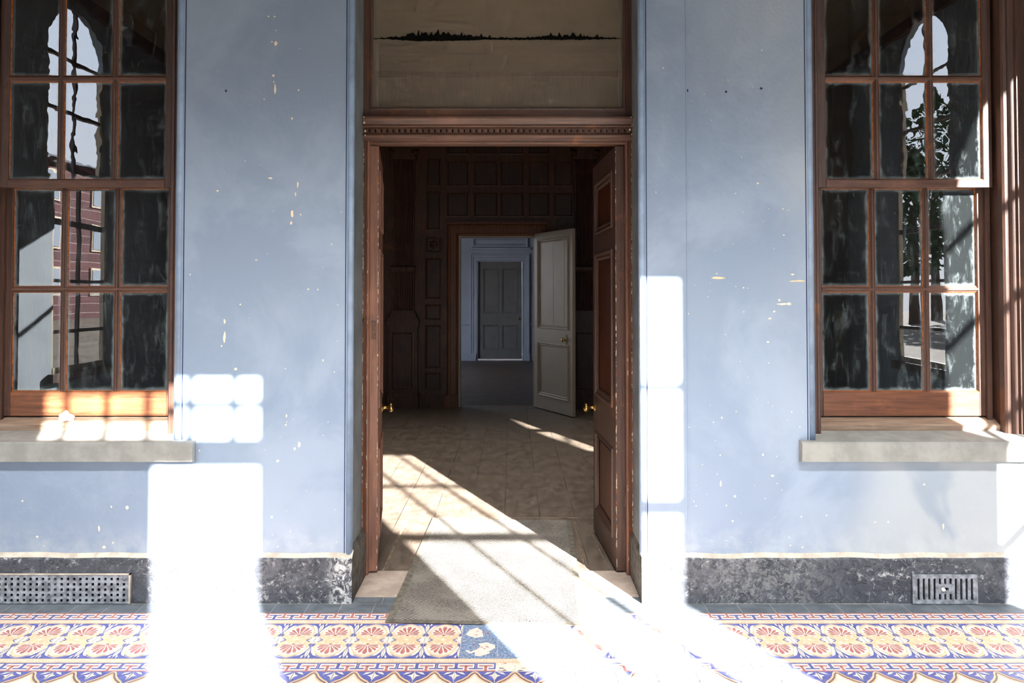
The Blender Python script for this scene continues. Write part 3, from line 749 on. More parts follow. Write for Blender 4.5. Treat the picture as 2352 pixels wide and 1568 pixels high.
# right leaf: local x runs into the room; visible face is -X side
ang = math.atan2(.69, -.043)
rr_ = empty('door_1', (.60, YFR + .03, 0), 'brown panelled door leaf standing open at right of the doorway', 'door', kind='structure')
hx, hy = .548, 3.92
M = Matrix.Translation((hx, hy, zb)) @ Matrix.Rotation(ang, 4, 'Z') @ Matrix.Translation((0, -.048, 0))
def lz(z): return z - zb
pan = [(lz(.175), lz(.625)), (lz(.87), lz(1.70)), (lz(1.845), lz(2.125))]
leaf_object(rr_, .692, H, .048, pan, BROWN, PANEL, M, wear=.046)
# NB local +y is the room-facing side after rotation
Mk = M @ Vector((.63, .048, lz(.775)))
dirk = (M.to_3x3() @ Vector((0, 1, 0)))
knob(rr_, Mk, dirk)
m_ = MB()
for z in (.35, 1.85):
    m_.cyl(.60, YFR + .024, .006, z, z + .10, BROWN, n=10)
m_.build('hinge', rr_)
# left leaf
ll = empty('door_2', (-.75, YFR + .03, 0), 'brown panelled door leaf seen edge-on at left of the doorway', 'door', kind='structure')
angl = math.atan2(.685, -.098)
M = Matrix.Translation((-.7075, 3.92, zb)) @ Matrix.Rotation(angl, 4, 'Z')
leaf_object(ll, .692, H, .046, pan, BROWNL, PANEL, M, wear=.002)
Mk = M @ Vector((.63, 0, lz(.775))); dirk = (M.to_3x3() @ Vector((0, -1, 0)))
knob(ll, Mk, dirk)
m_ = MB()
zl = 1.467 - (790 - 676) / 434; 
for z0_, z1_, dx in ((lz(1.23), lz(1.33), 0),):
    m_.box(-.002, .001, .012, .036, z0_, z1_, BROWN)
    for k in range(4): m_.lathe([(0, .003), (.002, .003), (.0025, 0)], BRASS, (-.002, .02 + .006 * (k % 2), z0_ + .015 + k * .023), (-1, 0, 0), n=8)
m_.xf(M); m_.build('latch_plate', ll)

# ================================================================== PANELLED ROOM
def X9(px): return wx(px, 700, YB)
def Z9(py): return wz(1000, py, YB)
mb = MB()
d0, d1, dz = X9(1053), wx(1231, 700, YB), Z9(541)
wallgrid(mb, -W_SIDE, W_SIDE, 0, 4.4, YB, YB + .14, [(d0, d1, -.1, dz)], OAK)
wb = mb.build('wall_panelled'); wb.name = 'wall_back'
tag(wb, 'dark oak panelled wall at the end of the room beyond the doorway', 'wall', kind='structure')
def wpanel(px0, px1, py0, py1, m=OAKD, raise_=False, par=wb):
    p = MB(); x0, x1, z1, z0 = X9(px0), X9(px1), Z9(py0), Z9(py1)
    p.rframe(x0, x1, z0, z1, YB, [(-.004, 0), (-.002, -.012), (.010, -.014), (.018, -.006), (.024, -.001)], OAK)
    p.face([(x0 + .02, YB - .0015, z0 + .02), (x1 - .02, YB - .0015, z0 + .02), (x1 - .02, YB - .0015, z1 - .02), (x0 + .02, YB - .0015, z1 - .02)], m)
    return p.build('wall_panel', par)
for a, b, c_, d in ((977, 1014, 593, 687), (977, 1014, 699, 735), (977, 1014, 746, 845), (977, 1014, 855, 893),
                    (980, 1012, 440, 528), (980, 1012, 365, 428),
                    (1026, 1076, 443, 498), (1088, 1143, 443, 498), (1149, 1203, 443, 498), (1214, 1262, 443, 498), (1272, 1316, 443, 498),
                    (1026, 1076, 372, 428), (1088, 1143, 372, 428), (1149, 1203, 372, 428), (1214, 1262, 372, 428), (1272, 1316, 372, 428),
                    (1026, 1076, 290, 355), (1088, 1143, 290, 355), (1149, 1203, 290, 355), (1214, 1262, 290, 355),
                    (1270, 1306, 593, 687), (1270, 1306, 746, 893), (800, 880, 545, 690), (800, 880, 440, 528), (840, 866, 750, 893)):
    wpanel(a, b, c_, d)
# carved rosette block
p = MB(); xc, zc_ = X9(995), Z9(562)
p.rframe(X9(977), X9(1014), Z9(580), Z9(545), YB, [(-.004, 0), (0, -.014), (.014, -.014), (.024, -.004)], OAKD)
p.face([(X9(979), YB - .003, Z9(578)), (X9(1012), YB - .003, Z9(578)), (X9(1012), YB - .003, Z9(547)), (X9(979), YB - .003, Z9(547))], OAKD)
for k in range(4):
    a = PI / 4 + k * PI / 2
    p.lathe([(0, .02), (.008, .018), (.014, 0)], OAK, (xc + .04 * math.cos(a), YB - .003, zc_ + .04 * math.sin(a)), (0, -1, 0), n=10)
for k in range(4):
    a = k * PI / 2
    p.lathe([(0, .013), (.008, .01), (.012, 0)], OAK, (xc + .045 * math.cos(a), YB - .003, zc_ + .045 * math.sin(a)), (0, -1, 0), n=8)
p.lathe([(0, .018), (.012, .014), (.018, 0)], OAK, (xc, YB - .003, zc_), (0, -1, 0), n=12)
o = p.build('carved_rosette', wb); o['label'] = 'small square block carved with a flower'
# skirting / plinth blocks on panelled wall
p = MB()
p.box(-W_SIDE, X9(968), YB - .03, YB, 0, Z9(907), OAK); p.box(X9(972), X9(1022), YB - .02, YB, 0, Z9(908), OAK)
p.box(X9(1262), W_SIDE, YB - .02, YB, 0, Z9(908), OAK)
p.box(-W_SIDE, X9(870), YB - .02, YB, Z9(745), Z9(737), OAK); p.box(X9(1268), W_SIDE, YB - .02, YB, Z9(745), Z9(737), OAK)
o = p.build('baseboard_back'); tag(o, 'dark oak skirting and dado rail on the panelled wall', 'skirting', kind='structure')
# architrave round the inner doorway
arch = empty('trim_6', (X9(1140), YB, 0), 'warm oak architrave framing the inner doorway', 'architrave', kind='structure')
p = MB()
aw = d0 - X9(1027)
prof = [(0, -.0), (0, -.028), (.012, -.034), (.022, -.026), (.04, -.026), (.046, -.020), (aw - .03, -.020), (aw - .022, -.028), (aw - .01, -.024), (aw, -.012), (aw, .0)]
xl, xr, zt2 = d0 - aw, d1 + aw, dz + aw
rings = [[(xl + i, YB + d, Z9(907)), (xl + i, YB + d, zt2 - i), (xr - i, YB + d, zt2 - i), (xr - i, YB + d, Z9(907))] for i, d in prof]
p.sweep(rings, OAKL, cap=False, closed=False)
p.build('moulding', arch)
p = MB(); p.box(X9(1021), X9(1052), YB - .045, YB, 0.001, Z9(907), OAKL, .004); p.build('plinth_block', arch)
p = MB(); p.box(d1, d1 + aw + .03, YB - .045, YB, 0.001, Z9(907), OAKL, .004); p.build('plinth_block', arch)
p = MB(); p.box(xl - .02, xr + .02, YB - .035, YB, zt2, zt2 + .02, OAKL); p.box(xl - .04, xr + .04, YB - .06, YB, zt2 + .02, zt2 + .045, OAK); p.build('cornice', arch)
p = MB()   # white painted jamb lining of the inner doorway
p.box(d0 - .001, d0 + .026, YB + .012, YB + .145, 0, dz, DUSTWHITE); p.box(d1 - .03, d1 + .001, YB + .02, YB + .145, 0, dz, DUSTWHITE); p.box(d0, d1, YB + .02, YB + .145, dz - .022, dz + .001, DUSTWHITE)
p.build('jamb_lining', arch)
# pilasters
def pilaster(pc, mirror, label):
    root = empty('pilaster', (X9(pc), YB, 0), label, 'pilaster', group=None)
    c = X9(pc); s = MB(); hw = X9(955) - X9(929); f = MB()
    def fl_shaft(mb_, hw0, hw1, z0, z1, y0, nf=9):
        rings = []
        for z, hw_ in ((z0, hw0), (z1, hw1)):
            r = [(c - hw_, YB, z)]; N = nf * 6
            for i in range(N + 1):
                t = i / N; x = c - hw_ + 2 * hw_ * t; ph = (t * nf) % 1.0
                edge = t < .04 or t > .96
                dpt = 0 if edge or ph < .22 else .016 * math.sin(PI * (ph - .22) / .78)
                r.append((x, YB - y0 + dpt, z))
            r.append((c + hw_, YB, z)); rings.append(r)
        mb_.sweep(rings, OAK)
    fl_shaft(f, .128, .142, Z9(611), Z9(368), .07); f.build('fluted_shaft', root)
    s = MB(); fl_shaft(s, .138, .14, Z9(713), Z9(624), .085); s.build('fluted_shaft', root)
    s = MB(); s.profx([(YB, Z9(624)), (YB - .095, Z9(624)), (YB - .105, Z9(620)), (YB - .105, Z9(614)), (YB - .085, Z9(611)), (YB, Z9(611))], c - .155, c + .155, OAK); s.build('collar', root)
    b = MB()
    steps = [(738, 733, .205, .13), (733, 728, .20, .125), (728, 722, .175, .11), (722, 718, .165, .10), (718, 713, .15, .092)]
    for a, e, w_, d in steps: b.box(c - w_, c + w_, YB - d, YB, Z9(a), Z9(e), OAK, .006)
    b.build('base', root)
    pd = MB()
    pd.box(c - .19, c + .19, YB - .10, YB, Z9(906), Z9(750), OAK); 
    pd.box(c - .215, c + .215, YB - .135, YB, Z9(744), Z9(738), OAK, .005); pd.box(c - .205, c + .205, YB - .12, YB, Z9(750), Z9(744), OAK, .005)
    pd.rframe(c - .13, c + .13, Z9(890), Z9(763), YB - .10, [(-.012, .0), (-.010, -.010), (.004, -.012), (.014, -.002), (.022, -.001)], OAK)
    pd.box(c - .21, c + .21, YB - .125, YB, 0, Z9(908), OAK, .006); pd.box(c - .2, c + .2, YB - .115, YB, Z9(908), Z9(900), OAK, .006)
    pd.face([(c - .11, YB - .1015, Z9(887)), (c + .11, YB - .1015, Z9(887)), (c + .11, YB - .1015, Z9(766)), (c - .11, YB - .1015, Z9(766))], OAKD)
    pd.build('pedestal', root)
    cp = MB(); cp.box(c - .17, c + .17, YB - .10, YB, Z9(368), Z9(362), OAK, .005)
    for sg in (-1, 1): cp.lathe([(0, .04), (.03, .04), (.035, .018), (.045, .016), (.046, 0)], OAK, (c + sg * .15, YB - .08, Z9(352)), (0, -1, 0), n=18)
    cp.box(c - .15, c + .15, YB - .10, YB, Z9(362), Z9(346), OAK, .005); cp.box(c - .19, c + .19, YB - .12, YB, Z9(346), Z9(340), OAK, .005)
    cp.build('scroll_capital', root)
pilaster(928, False, 'dark oak fluted pilaster on a panelled pedestal, left of the inner doorway')
pilaster(1344, True, 'dark oak fluted pilaster in deep shadow between the white door and brown leaf')
# side walls, ceiling of panelled room
for x, nm, lb in ((-W_SIDE, 'wall_left', 'dark oak side wall of the inner room, left'), (W_SIDE, 'wall_right', 'dark oak side wall of the inner room, right')):
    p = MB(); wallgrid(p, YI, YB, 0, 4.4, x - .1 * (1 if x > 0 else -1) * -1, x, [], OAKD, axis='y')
    tag(p.build(nm), lb, 'wall', kind='structure')
p = MB(); p.box(-W_SIDE, W_SIDE, YI, YB + .14, 4.4, 4.5, CEILM); tag(p.build('ceiling'), 'dim ceiling of the panelled room', 'ceiling', kind='structure')
# white door standing open, hinged at right of inner doorway
wd = empty('door_3', (.29, YB - .02, 0), 'ivory painted panelled door standing open into the dark room', 'door', kind='structure')
hx, hy = wx(1227, 700, 9.64), 9.64; ex, ey = wx(1315, 700, 8.83), 8.83
L = math.hypot(ex - hx, ey - hy); an = math.atan2(ey - hy, ex - hx); zt3 = wz(1227, 537, 9.64) - .012
M = Matrix.Translation((hx, hy, .012)) @ Matrix.Rotation(an, 4, 'Z')
def lzz(py): 
    return wz(1300, py, 8.92) - .012
pn = [(wz(1300, 921, 8.95), wz(1300, 797, 8.95)), (wz(1300, 758, 8.95), wz(1300, 547, 8.95))]
leaf_object(wd, L, zt3, .04, pn, DUSTWHITE, DUSTWHITE, M, st=.10)
q = MB()
for k in (.50, .78):
    q.box(L * k - .002, L * k + .002, .010, .0135, pn[1][0] + .04, pn[1][1] - .04, DUSTWHITE)
q.xf(M); q.build('panel_battens', wd)
kp = M @ Vector((L * .86, .0, wz(1298, 783, 8.92))); dk = M.to_3x3() @ Vector((0, -1, 0))
knob(wd, kp, dk, 'small tarnished door knob')
q = MB(); rr = random.Random(3); pts = []
for i in range(14):
    a = 2 * PI * i / 14; r_ = rr.uniform(.6, 1.2); pts.append((L * .86 + .045 * r_ * math.cos(a), -.001, wz(1298, 783, 8.92) + .07 * r_ * math.sin(a)))
q.face(pts, SUBS); q.xf(M); q.build('torn_lock_patch', wd)

# ================================================================== FAR HALL
def XH(px): return wx(px, 740, YH)
def ZH(py): return wz(1145, py, YH)
mb = MB()
f0, f1, fzt = XH(1097), XH(1199), ZH(600)
wallgrid(mb, -3.2, 3.2, 0, 3.6, YH, YH + .2, [(f0, f1, -.1, fzt)], LPAINT)
fw = mb.build('wall_far'); tag(fw, 'pale blue-grey end wall of the far hall', 'wall', kind='structure')
p = MB(); p.box(-3.2, XH(1080), YH - .03, YH, ZH(746), ZH(742), LPAINT); p.box(XH(1218), 3.2, YH - .03, YH, ZH(746), ZH(742), LPAINT)
p.box(-3.2, XH(1080), YH - .025, YH, 0, ZH(812), LPAINT); p.box(XH(1218), 3.2, YH - .025, YH, 0, ZH(812), LPAINT)
tag(p.build('baseboard_far'), 'pale skirting and dado rail on the far hall wall', 'skirting', kind='structure')
fa = empty('trim_7', (XH(1148), YH, 0), 'pale blue moulded architrave around the far grey door', 'architrave', kind='structure')
p = MB(); aw2 = XH(1097) - XH(1080)
xl, xr, z2 = f0 - aw2, f1 + aw2, fzt + aw2
rings = [[(xl + i, YH + d, 0), (xl + i, YH + d, z2 - i), (xr - i, YH + d, z2 - i), (xr - i, YH + d, 0)] for i, d in [(0, 0), (0, -.05), (.02, -.055), (.035, -.04), (.07, -.04), (.08, -.028), (.13, -.028), (.145, -.035), (aw2, -.02), (aw2, .1)]]
p.sweep(rings, LPAINT, cap=False, closed=False); p.build('moulding', fa)
p = MB(); p.box(xl - .01, xl + aw2 * .8, YH - .07, YH, 0, ZH(812), LPAINT); p.box(xr - aw2 * .8, xr + .01, YH - .07, YH, 0, ZH(812), LPAINT); p.build('plinth_block', fa)
p = MB(); p.rframe(XH(1085), XH(1212), ZH(567), ZH(545), YH, [(-.01, 0), (0, -.05), (.03, -.05), (.05, -.01), (.06, -.02), (.08, -.005)], LPAINT)
p.box(XH(1078), XH(1218), YH - .08, YH, ZH(573), ZH(569), LPAINT); p.build('overdoor_panel', fa)
fd = empty('door_4', (f1, YH, 0), 'dim grey four-panelled door closed at the far end of the hall', 'door', kind='structure')
M = Matrix.Translation((f0 + .004, YH + .05, .035)); LL = f1 - f0 - .008; HH = fzt - .04
def q_(py): return ZH(py) - .035
leaf_object(fd, LL, HH, .045, [(q_(802), q_(747), .12, LL / 2 - .05), (q_(802), q_(747), LL / 2 + .05, LL - .12), (q_(718), q_(617), .12, LL / 2 - .05), (q_(718), q_(617), LL / 2 + .05, LL - .12)], GDOOR, GDOOR, M)
knob(fd, (f1 - .07, YH + .05, ZH(731)), (0, -1, 0), 'small brass knob')
mb = MB(); wallgrid(mb, YB + .14, YH, 0, 3.6, -3.3, -3.2, [(12.0, 14.4, .9, 2.9)], LPAINT, axis='y'); tag(mb.build('wall_left'), 'pale side wall of the far hall, left', 'wall', kind='structure')
mb = MB(); wallgrid(mb, YB + .14, YH, 0, 3.6, 3.2, 3.3, [], LPAINT, axis='y'); tag(mb.build('wall_right'), 'pale side wall of the far hall, right', 'wall', kind='structure')
mb = MB(); mb.box(-3.3, 3.3, YB + .14, YH + 2, 3.6, 3.7, LPAINT); tag(mb.build('ceiling'), 'dim ceiling of the far hall', 'ceiling', kind='structure')
mb = MB(); mb.box(-3.3, 3.3, YH + 1.8, YH + 1.9, 0, 3.6, LPAINT); tag(mb.build('wall_far'), 'pale wall of the lit room behind the far grey door', 'wall', kind='structure')

# ================================================================== PORCH BEHIND THE CAMERA (seen in the panes)
A0, A1, AZ = 2.237, 3.321, 4.073
B0, B1, BZ = .192, 1.300, 3.601
mb = MB()
wallgrid(mb, -W_SIDE, W_SIDE, -.05, ZC, YFW - .12, YFW, [(A0, A1, 1.0, AZ), (B0, B1, -.1, BZ), (-3.07, -2.70, .9, 3.29)], PORCHW)
tag(mb.build('wall_front'), 'beige front wall of the sunny porch behind the viewer', 'wall', kind='structure')
def grid_window(n, x0, x1, z0, z1, vb, hb, label, y=YFW - .06):
    r = empty('window_%d' % n, ((x0 + x1) / 2, y, z0), label, 'window', kind='structure')
    m = MB()
    for x in vb: m.box(x - .014, x + .014, y - .015, y + .015, z0, z1, BROWN)
    for z, h in hb: m.box(x0, x1, y - .018, y + .018, z - h / 2, z + h / 2, BROWN)
    m.build('glazing_bars', r)
grid_window(4, A0, A1, 1.0, AZ, [2.631, 2.978], [(2.958, .07), (3.531, .03)], 'tall front window of the porch throwing the sun patch on the mat')
grid_window(5, -3.07, -2.70, .9, 3.29, [], [(2.54, .035)], 'narrow front window of the porch')
r = empty('door_5', (B0, YFW - .06, 0), 'brown porch entrance door with one leaf open and a small-paned fanlight', 'door', kind='structure')
m = MB()
for x in (.321, .526, .735, .944, 1.153): m.box(x - .014, x + .014, YFW - .075, YFW - .045, 3.27, BZ, BROWN)
m.box(B0, B1, YFW - .075, YFW - .045, 3.432, 3.462, BROWN); m.box(B0, B1, YFW - .10, YFW - .02, 3.166, 3.27, BROWN)
m.build('fanlight', r)
m = MB(); wallgrid(m, B0, .755, 0, 3.166, YFW - .08, YFW - .035, [], BROWN)
m.rframe(B0 + .1, .655, .2, 1.2, YFW - .035, [(0, 0), (.005, .012), (.03, .004)], BROWN); m.rframe(B0 + .1, .655, 1.4, 2.9, YFW - .035, [(0, 0), (.005, .012), (.03, .004)], BROWN)
m.build('closed_leaf', r)
m = MB(); m.box(B1 - .045, B1, YFW, YFW + .54, 0.01, 3.16, BROWN); m.build('open_leaf', r)
r = empty('door_6', (3.4, YFW, 0), 'dark porch door with a brass push plate and long looped pull handle', 'door', kind='structure')
m = MB(); m.box(3.36, 4.14, YFW, YFW + .045, 0.005, 2.25, OAKD); m.build('leaf', r)
m = MB(); m.box(3.99, 4.10, YFW + .045, YFW + .049, .84, 1.28, BRASS); m.build('push_plate', r)
m = MB(); pts = []
for i in range(33):
    a = 2 * PI * i / 32; pts.append(Vector((4.045 + .035 * math.cos(a), YFW + .065, .57 + .035 * math.sin(a) + (.12 if math.sin(a) > 0 else -.12))))
m.sweep([[p + Vector((.006 * math.cos(q * PI / 3), .006 * math.sin(q * PI / 3), 0)) for q in range(6)] for p in pts], BRASS, cap=False)
m.box(4.03, 4.06, YFW + .04, YFW + .062, .56, .58, BRASS); m.build('pull_handle', r)
# side walls with arched windows
def arch_hole_wall(name, x, yc, label, n):
    sg = 1 if x > 0 else -1; hw = .45; zs = .74; zsp = 3.74 if sg < 0 else 3.84; t = .05
    mb = MB(); xi = x; xo = x + sg * t
    extra = []
    wallgrid(mb, YFW, YW, -.05, ZC, min(xi, xo), max(xi, xo), [(yc - hw, yc + hw, zs, zsp + hw)], SIDEW, axis='y')
    N = 12
    for s2 in (-1, 1):
        for i in range(N):
            a0 = PI / 2 * i / N; a1 = PI / 2 * (i + 1) / N
            p0 = (yc + s2 * hw * math.cos(a0), zsp + hw * math.sin(a0)); p1 = (yc + s2 * hw * math.cos(a1), zsp + hw * math.sin(a1)); c_ = (yc + s2 * hw, zsp + hw)
            for xx in (xi, xo): mb.face([(xx, *p0), (xx, *p1), (xx, *c_)], SIDEW)
            mb.face([(xi, *p0), (xi, *p1), (xo, *p1), (xo, *p0)], SIDEW)
    w = mb.build(name); tag(w, label, 'wall', kind='structure')
    r = empty('window_%d' % n, (x, yc, zs), 'tall arched side window of the porch, ' + ('sunny side' if sg > 0 else 'facing the brick building'), 'window', kind='structure')
    m = MB(); xm = x + sg * t * .6; 
    m.box(xm - .015, xm + .015, yc - .014, yc + .014, zs, zsp + hw, BLACK if False else BROWN)
    for z in (1.12, 1.6, 2.15, 2.66, 3.2, 3.70): m.box(xm - .016, xm + .016, yc - hw, yc + hw, z - .016 - (.02 if z == 2.15 else 0), z + .016, BROWN)
    m.build('glazing_bars', r)
    m = MB()
    for s2 in (-1, 1): m.box(xm - .02, xm + .02, yc + s2 * hw, yc + s2 * (hw - .03), zs, zsp, CREAMW)
    m.box(xm - .02, xm + .02, yc - hw, yc + hw, zs, zs + .05, CREAMW)
    m.build('frame', r)
    m = MB(); m.box(x - sg * .05, x + sg * t, yc - hw - .06, yc + hw + .06, zs - .08, zs, BROWN, 0); m.build('sill', r)
    return w
arch_hole_wall('wall_right', W_SIDE, -.01, 'pale blue porch side wall with arched window, right', 8)
arch_hole_wall('wall_left', -W_SIDE, .40, 'pale blue porch side wall with arched window, left', 7)
mb = MB(); mb.box(-W_SIDE, W_SIDE, YFW - .12, YI, ZC, ZC + .1, CEILM); tag(mb.build('ceiling'), 'beige porch ceiling', 'ceiling', kind='structure')
mb = MB()
for z0_, z1_, d in ((4.24, 4.34, .05), (4.34, 4.52, .03), (4.52, 4.62, .09)):
    mb.box(-W_SIDE, W_SIDE, YFW, YFW + d, z0_, z1_, BROWNH)
    mb.box(-W_SIDE, -W_SIDE + d, YFW, YW, z0_, z1_, BROWNH); mb.box(W_SIDE - d, W_SIDE, YFW, YW, z0_, z1_, BROWNH)
tag(mb.build('trim_8'), 'brown cornice round the top of the porch walls, seen mirrored in the transom', 'cornice', kind='structure')
mb = MB(); mb.lathe([(0, .13), (.02, .13), (.03, .10), (.035, 0)], BLACK, (-.22, YFW + .05, 4.43), (0, 1, 0)); 
tag(mb.build('round_vent'), 'round black vent on the porch cornice, mirrored as a dark disc in the transom', 'vent')

# ================================================================== LOOSE THINGS
# doormat
tl, tr, br, bl = fl(993.8, 1192), fl(1312.6, 1197.5), fl(1345, 1440), fl(885, 1431)
mt = empty('doormat', ((tl[0] + br[0]) / 2, (tl[1] + br[1]) / 2, .006), 'long grey ribbed doormat lying across the threshold', 'mat')
def matpt(u, v):
    a = (bl[0] + (br[0] - bl[0]) * u, bl[1] + (br[1] - bl[1]) * u); b = (tl[0] + (tr[0] - tl[0]) * u, tl[1] + (tr[1] - tl[1]) * u)
    return (a[0] + (b[0] - a[0]) * v, a[1] + (b[1] - a[1]) * v)
def matz(x, y): return .0085 + .0012 * noise.noise(Vector((x * 5, y * 5, 0)))
def matgrid(u0, u1, v0, v1, nu, nv, m, dz=0):
    s = MB(); P = {}
    for i in range(nu + 1):
        for j in range(nv + 1):
            x, y = matpt(u0 + (u1 - u0) * i / nu, v0 + (v1 - v0) * j / nv); P[i, j] = (x, y, matz(x, y) + dz)
    for i in range(nu):
        for j in range(nv): s.face([P[i, j], P[i + 1, j], P[i + 1, j + 1], P[i, j + 1]], m, smooth=True)
    edge = [P[i, 0] for i in range(nu + 1)] + [P[nu, j] for j in range(1, nv + 1)] + [P[i, nv] for i in range(nu - 1, -1, -1)] + [P[0, j] for j in range(nv - 1, 0, -1)]
    for i in range(len(edge)):
        a, b = edge[i], edge[(i + 1) % len(edge)]
        s.face([(a[0], a[1], .005), (b[0], b[1], .005), b, a], m)
    return s
matgrid(.035, .968, .012, 1, 20, 40, MATG).build('ribbed_pile', mt)
for u0, u1, v0, v1 in ((0, .037, 0, 1), (.965, 1, 0, 1), (0, 1, -.002, .014)):
    o = matgrid(u0, u1, v0, v1, 3 if u1 - u0 < .5 else 20, 40 if v1 - v0 > .5 else 2, MATE, .0008).build('edge_binding', mt)
# dry leaf crumbs on the mat
rr = random.Random(11); x, y = fl(1228, 1431)
mb = MB()
for k in range(9):
    a = rr.uniform(0, 6.28); cx, cy = x + rr.uniform(-.03, .03), y + rr.uniform(-.012, .012); s_ = rr.uniform(.006, .012)
    mb.face([(cx + s_ * math.cos(a), cy + s_ * math.sin(a), .0135), (cx + .3 * s_ * math.cos(a + 1.5), cy + .3 * s_ * math.sin(a + 1.5), .016), (cx - s_ * math.cos(a), cy - s_ * math.sin(a), .0135), (cx + .3 * s_ * math.cos(a - 1.5), cy + .3 * s_ * math.sin(a - 1.5), .013)], T_RED)
tag(mb.build('dry_leaf_crumbs'), 'few reddish dry leaf crumbs at the front edge of the doormat', 'leaves', kind='stuff')

# perforated vent left
def vent_left():
    r = empty('air_vent', (-2.3, YP, .06), 'wide perforated iron air vent with square holes in the left plinth', 'vent')
    x1 = wx(302, 1340, YP); z0, z1 = .004, wz(150, 1316, YP); m = MB()
    pit = 14.15 / 479; nc = 36; nr = 5; xs = []; hs = []
    zp = (z1 - z0 - .014) / nr
    xstart = x1 - .024
    for i in range(nc):
        for j in range(nr):
            cx = xstart - pit * (i + .25); cz = z1 - .012 - zp * (j + .5)
            if j == 0 and i == 0: continue
            hs.append((cx - .0062, cx + .0062, cz - .0068, cz + .0068))
    wallgrid(m, xstart - pit * nc - .01, x1 - .007, z0, z1 - .004, YP - .009, YP - .002, hs, VENTM)
    m.build('grille', r)
    b = MB(); b.box(xstart - pit * nc - .01, x1 - .007, YP - .0015, YP - .0005, z0, z1 - .004, GAPSHADE); b.build('backing', r)
    f = MB(); f.box(xstart - pit * nc - .01, x1, YP - .013, YP, z1 - .004, z1, CREAM); f.box(x1 - .007, x1, YP - .013, YP, z0, z1, CREAM); f.build('rim', r)
    for px_, py_ in ((288, 1327), (234, 1370)): 
        s = MB(); X_, Z_ = wp(px_, py_, YP); s.lathe([(0, .008), (.004, .0075), (.006, 0)], VENTM, (X_, YP - .009, Z_), (0, -1, 0), n=12)
        s.build('screw', r)
vent_left()
def vent_right():
    r = empty('air_vent', (2.06, YP, .06), 'small slotted iron air vent with buckled bars in the right plinth', 'vent')
    x0, x1 = wx(2093, 1350, YP), wx(2242, 1350, YP); z0, z1 = .004, wz(2160, 1317, YP); m = MB(); hs = []
    N = 11; pit = (x1 - x0 - .03) / N
    for i in range(N):
        cx = x0 + .015 + pit * (i + .5)
        if 4 <= i <= 6: hs += [(cx - .0052, cx + .0052, z1 - .045, z1 - .018), (cx - .0052, cx + .0052, z0 + .018, z0 + .047)]
        else: hs.append((cx - .0052, cx + .0052, z0 + .018, z1 - .018))
    hs.append(((x0 + x1) / 2 - .008, (x0 + x1) / 2 + .016, (z0 + z1) / 2 - .006, (z0 + z1) / 2 + .008))
    wallgrid(m, x0, x1, z0, z1, YP - .014, YP - .004, hs, VENTM); m.build('grille', r)
    b = MB(); b.box(x0, x1, YP - .0035, YP - .0005, z0, z1, GAPSHADE); b.build('backing', r)
    s = MB(); s.lathe([(0, .010), (.008, .009), (.012, 0)], LUMP, ((x0 + x1) / 2 - .012, YP - .014, (z0 + z1) / 2), (0, -1, 0), n=12); s.build('screw', r)
vent_right()
# plaster lump on left subsill
def lump(name, x, y, z, s, label, cat, seed=1):
    bm = bmesh.new(); bmesh.ops.create_icosphere(bm, subdivisions=3, radius=1)
    for v in bm.verts:
        n_ = noise.noise(v.co * 1.6 + Vector((seed, 0, 0))); v.co = Vector((v.co.x * s[0], v.co.y * s[1], max(-.3, v.co.z) * s[2])) * (1 + .5 * n_)
    me = bpy.data.meshes.new(name); bm.to_mesh(me); bm.free(); me.materials.append(LUMP)
    for p in me.polygons: p.use_smooth = True
    o = bpy.data.objects.new(name, me); col.objects.link(o); o.location = (x, y, z); tag(o, label, cat); return o
lump('plaster_lump', wx(152, 940, 3.77), 3.768, SILLZ + .072, (.040, .014, .034), 'white crumbly plaster lump on the left window sill against the sash', 'debris')
# broken plaster at the right corner of the doorway, above the plinth
def corner_scar(x, z0, z1, name, label, seed):
    mb = MB(); rr = random.Random(seed); n = 12
    for i in range(n):
        a = i / n; b = (i + 1) / n
    pts = [(x + rr.uniform(-.004, .004) + .016 * math.sin(PI * t / 14), z0 + (z1 - z0) * t / 14) for t in range(15)]
    back = [(x + .038 + rr.uniform(-.012, .012) * 1.0 + .03 * math.sin(PI * t / 14), z0 + (z1 - z0) * t / 14) for t in range(15)]
    for i in range(14):
        mb.face([(pts[i][0], YP - .002, pts[i][1]), (back[i][0], YP - .002, back[i][1]), (back[i + 1][0], YP - .002, back[i + 1][1]), (pts[i + 1][0], YP - .002, pts[i + 1][1])], CREAM)
    o = mb.build(name); tag(o, label, 'plaster patch', kind='structure')
corner_scar(DX1 - .014, .07, .225, 'trim_9', 'broken cream plaster on the plinth corner right of the doorway', 4)

# ================================================================== OUTSIDE
mb = MB(); 
for (a0, a1, b0, b1) in ((-60, -W_SIDE - .14, -60, 60), (W_SIDE + .14, 60, -60, 60), (-W_SIDE - .14, W_SIDE + .14, -60, YFW - .12)):
    quad(mb, a0, a1, b0, b1, -.06, GROUND)
tag(mb.build('ground'), 'pale gravel ground outside, mirrored in the panes', 'ground', kind='structure')
bb = empty('brick_building', (-30, -38, 0), 'long red brick building with pale windows across the yard, mirrored in the left window', 'building')
m = MB(); m.box(-33, -27, -62, -14, -.06, 9.4, BRICK); m.build('wall', bb)
m = MB(); m.sweep([[(-26.6, -62.4, 9.4), (-33.4, -62.4, 9.4), (-30, -62.4, 10.6)], [(-26.6, -13.6, 9.4), (-33.4, -13.6, 9.4), (-30, -13.6, 10.6)]], SLATE); m.build('roof', bb)
for i in range(10):
    for j in range(3):
        y = -60 + i * 4.7; z = 1.4 + j * 2.8
        m = MB(); m.box(-27, -26.93, y, y + 1.5, z, z + 1.8, CREAMW); f_ = m.build('window', bb)
        m = MB(); m.box(-26.93, -26.9, y + .12, y + 1.38, z + .12, z + 1.68, WPANE); m.build('pane', f_)
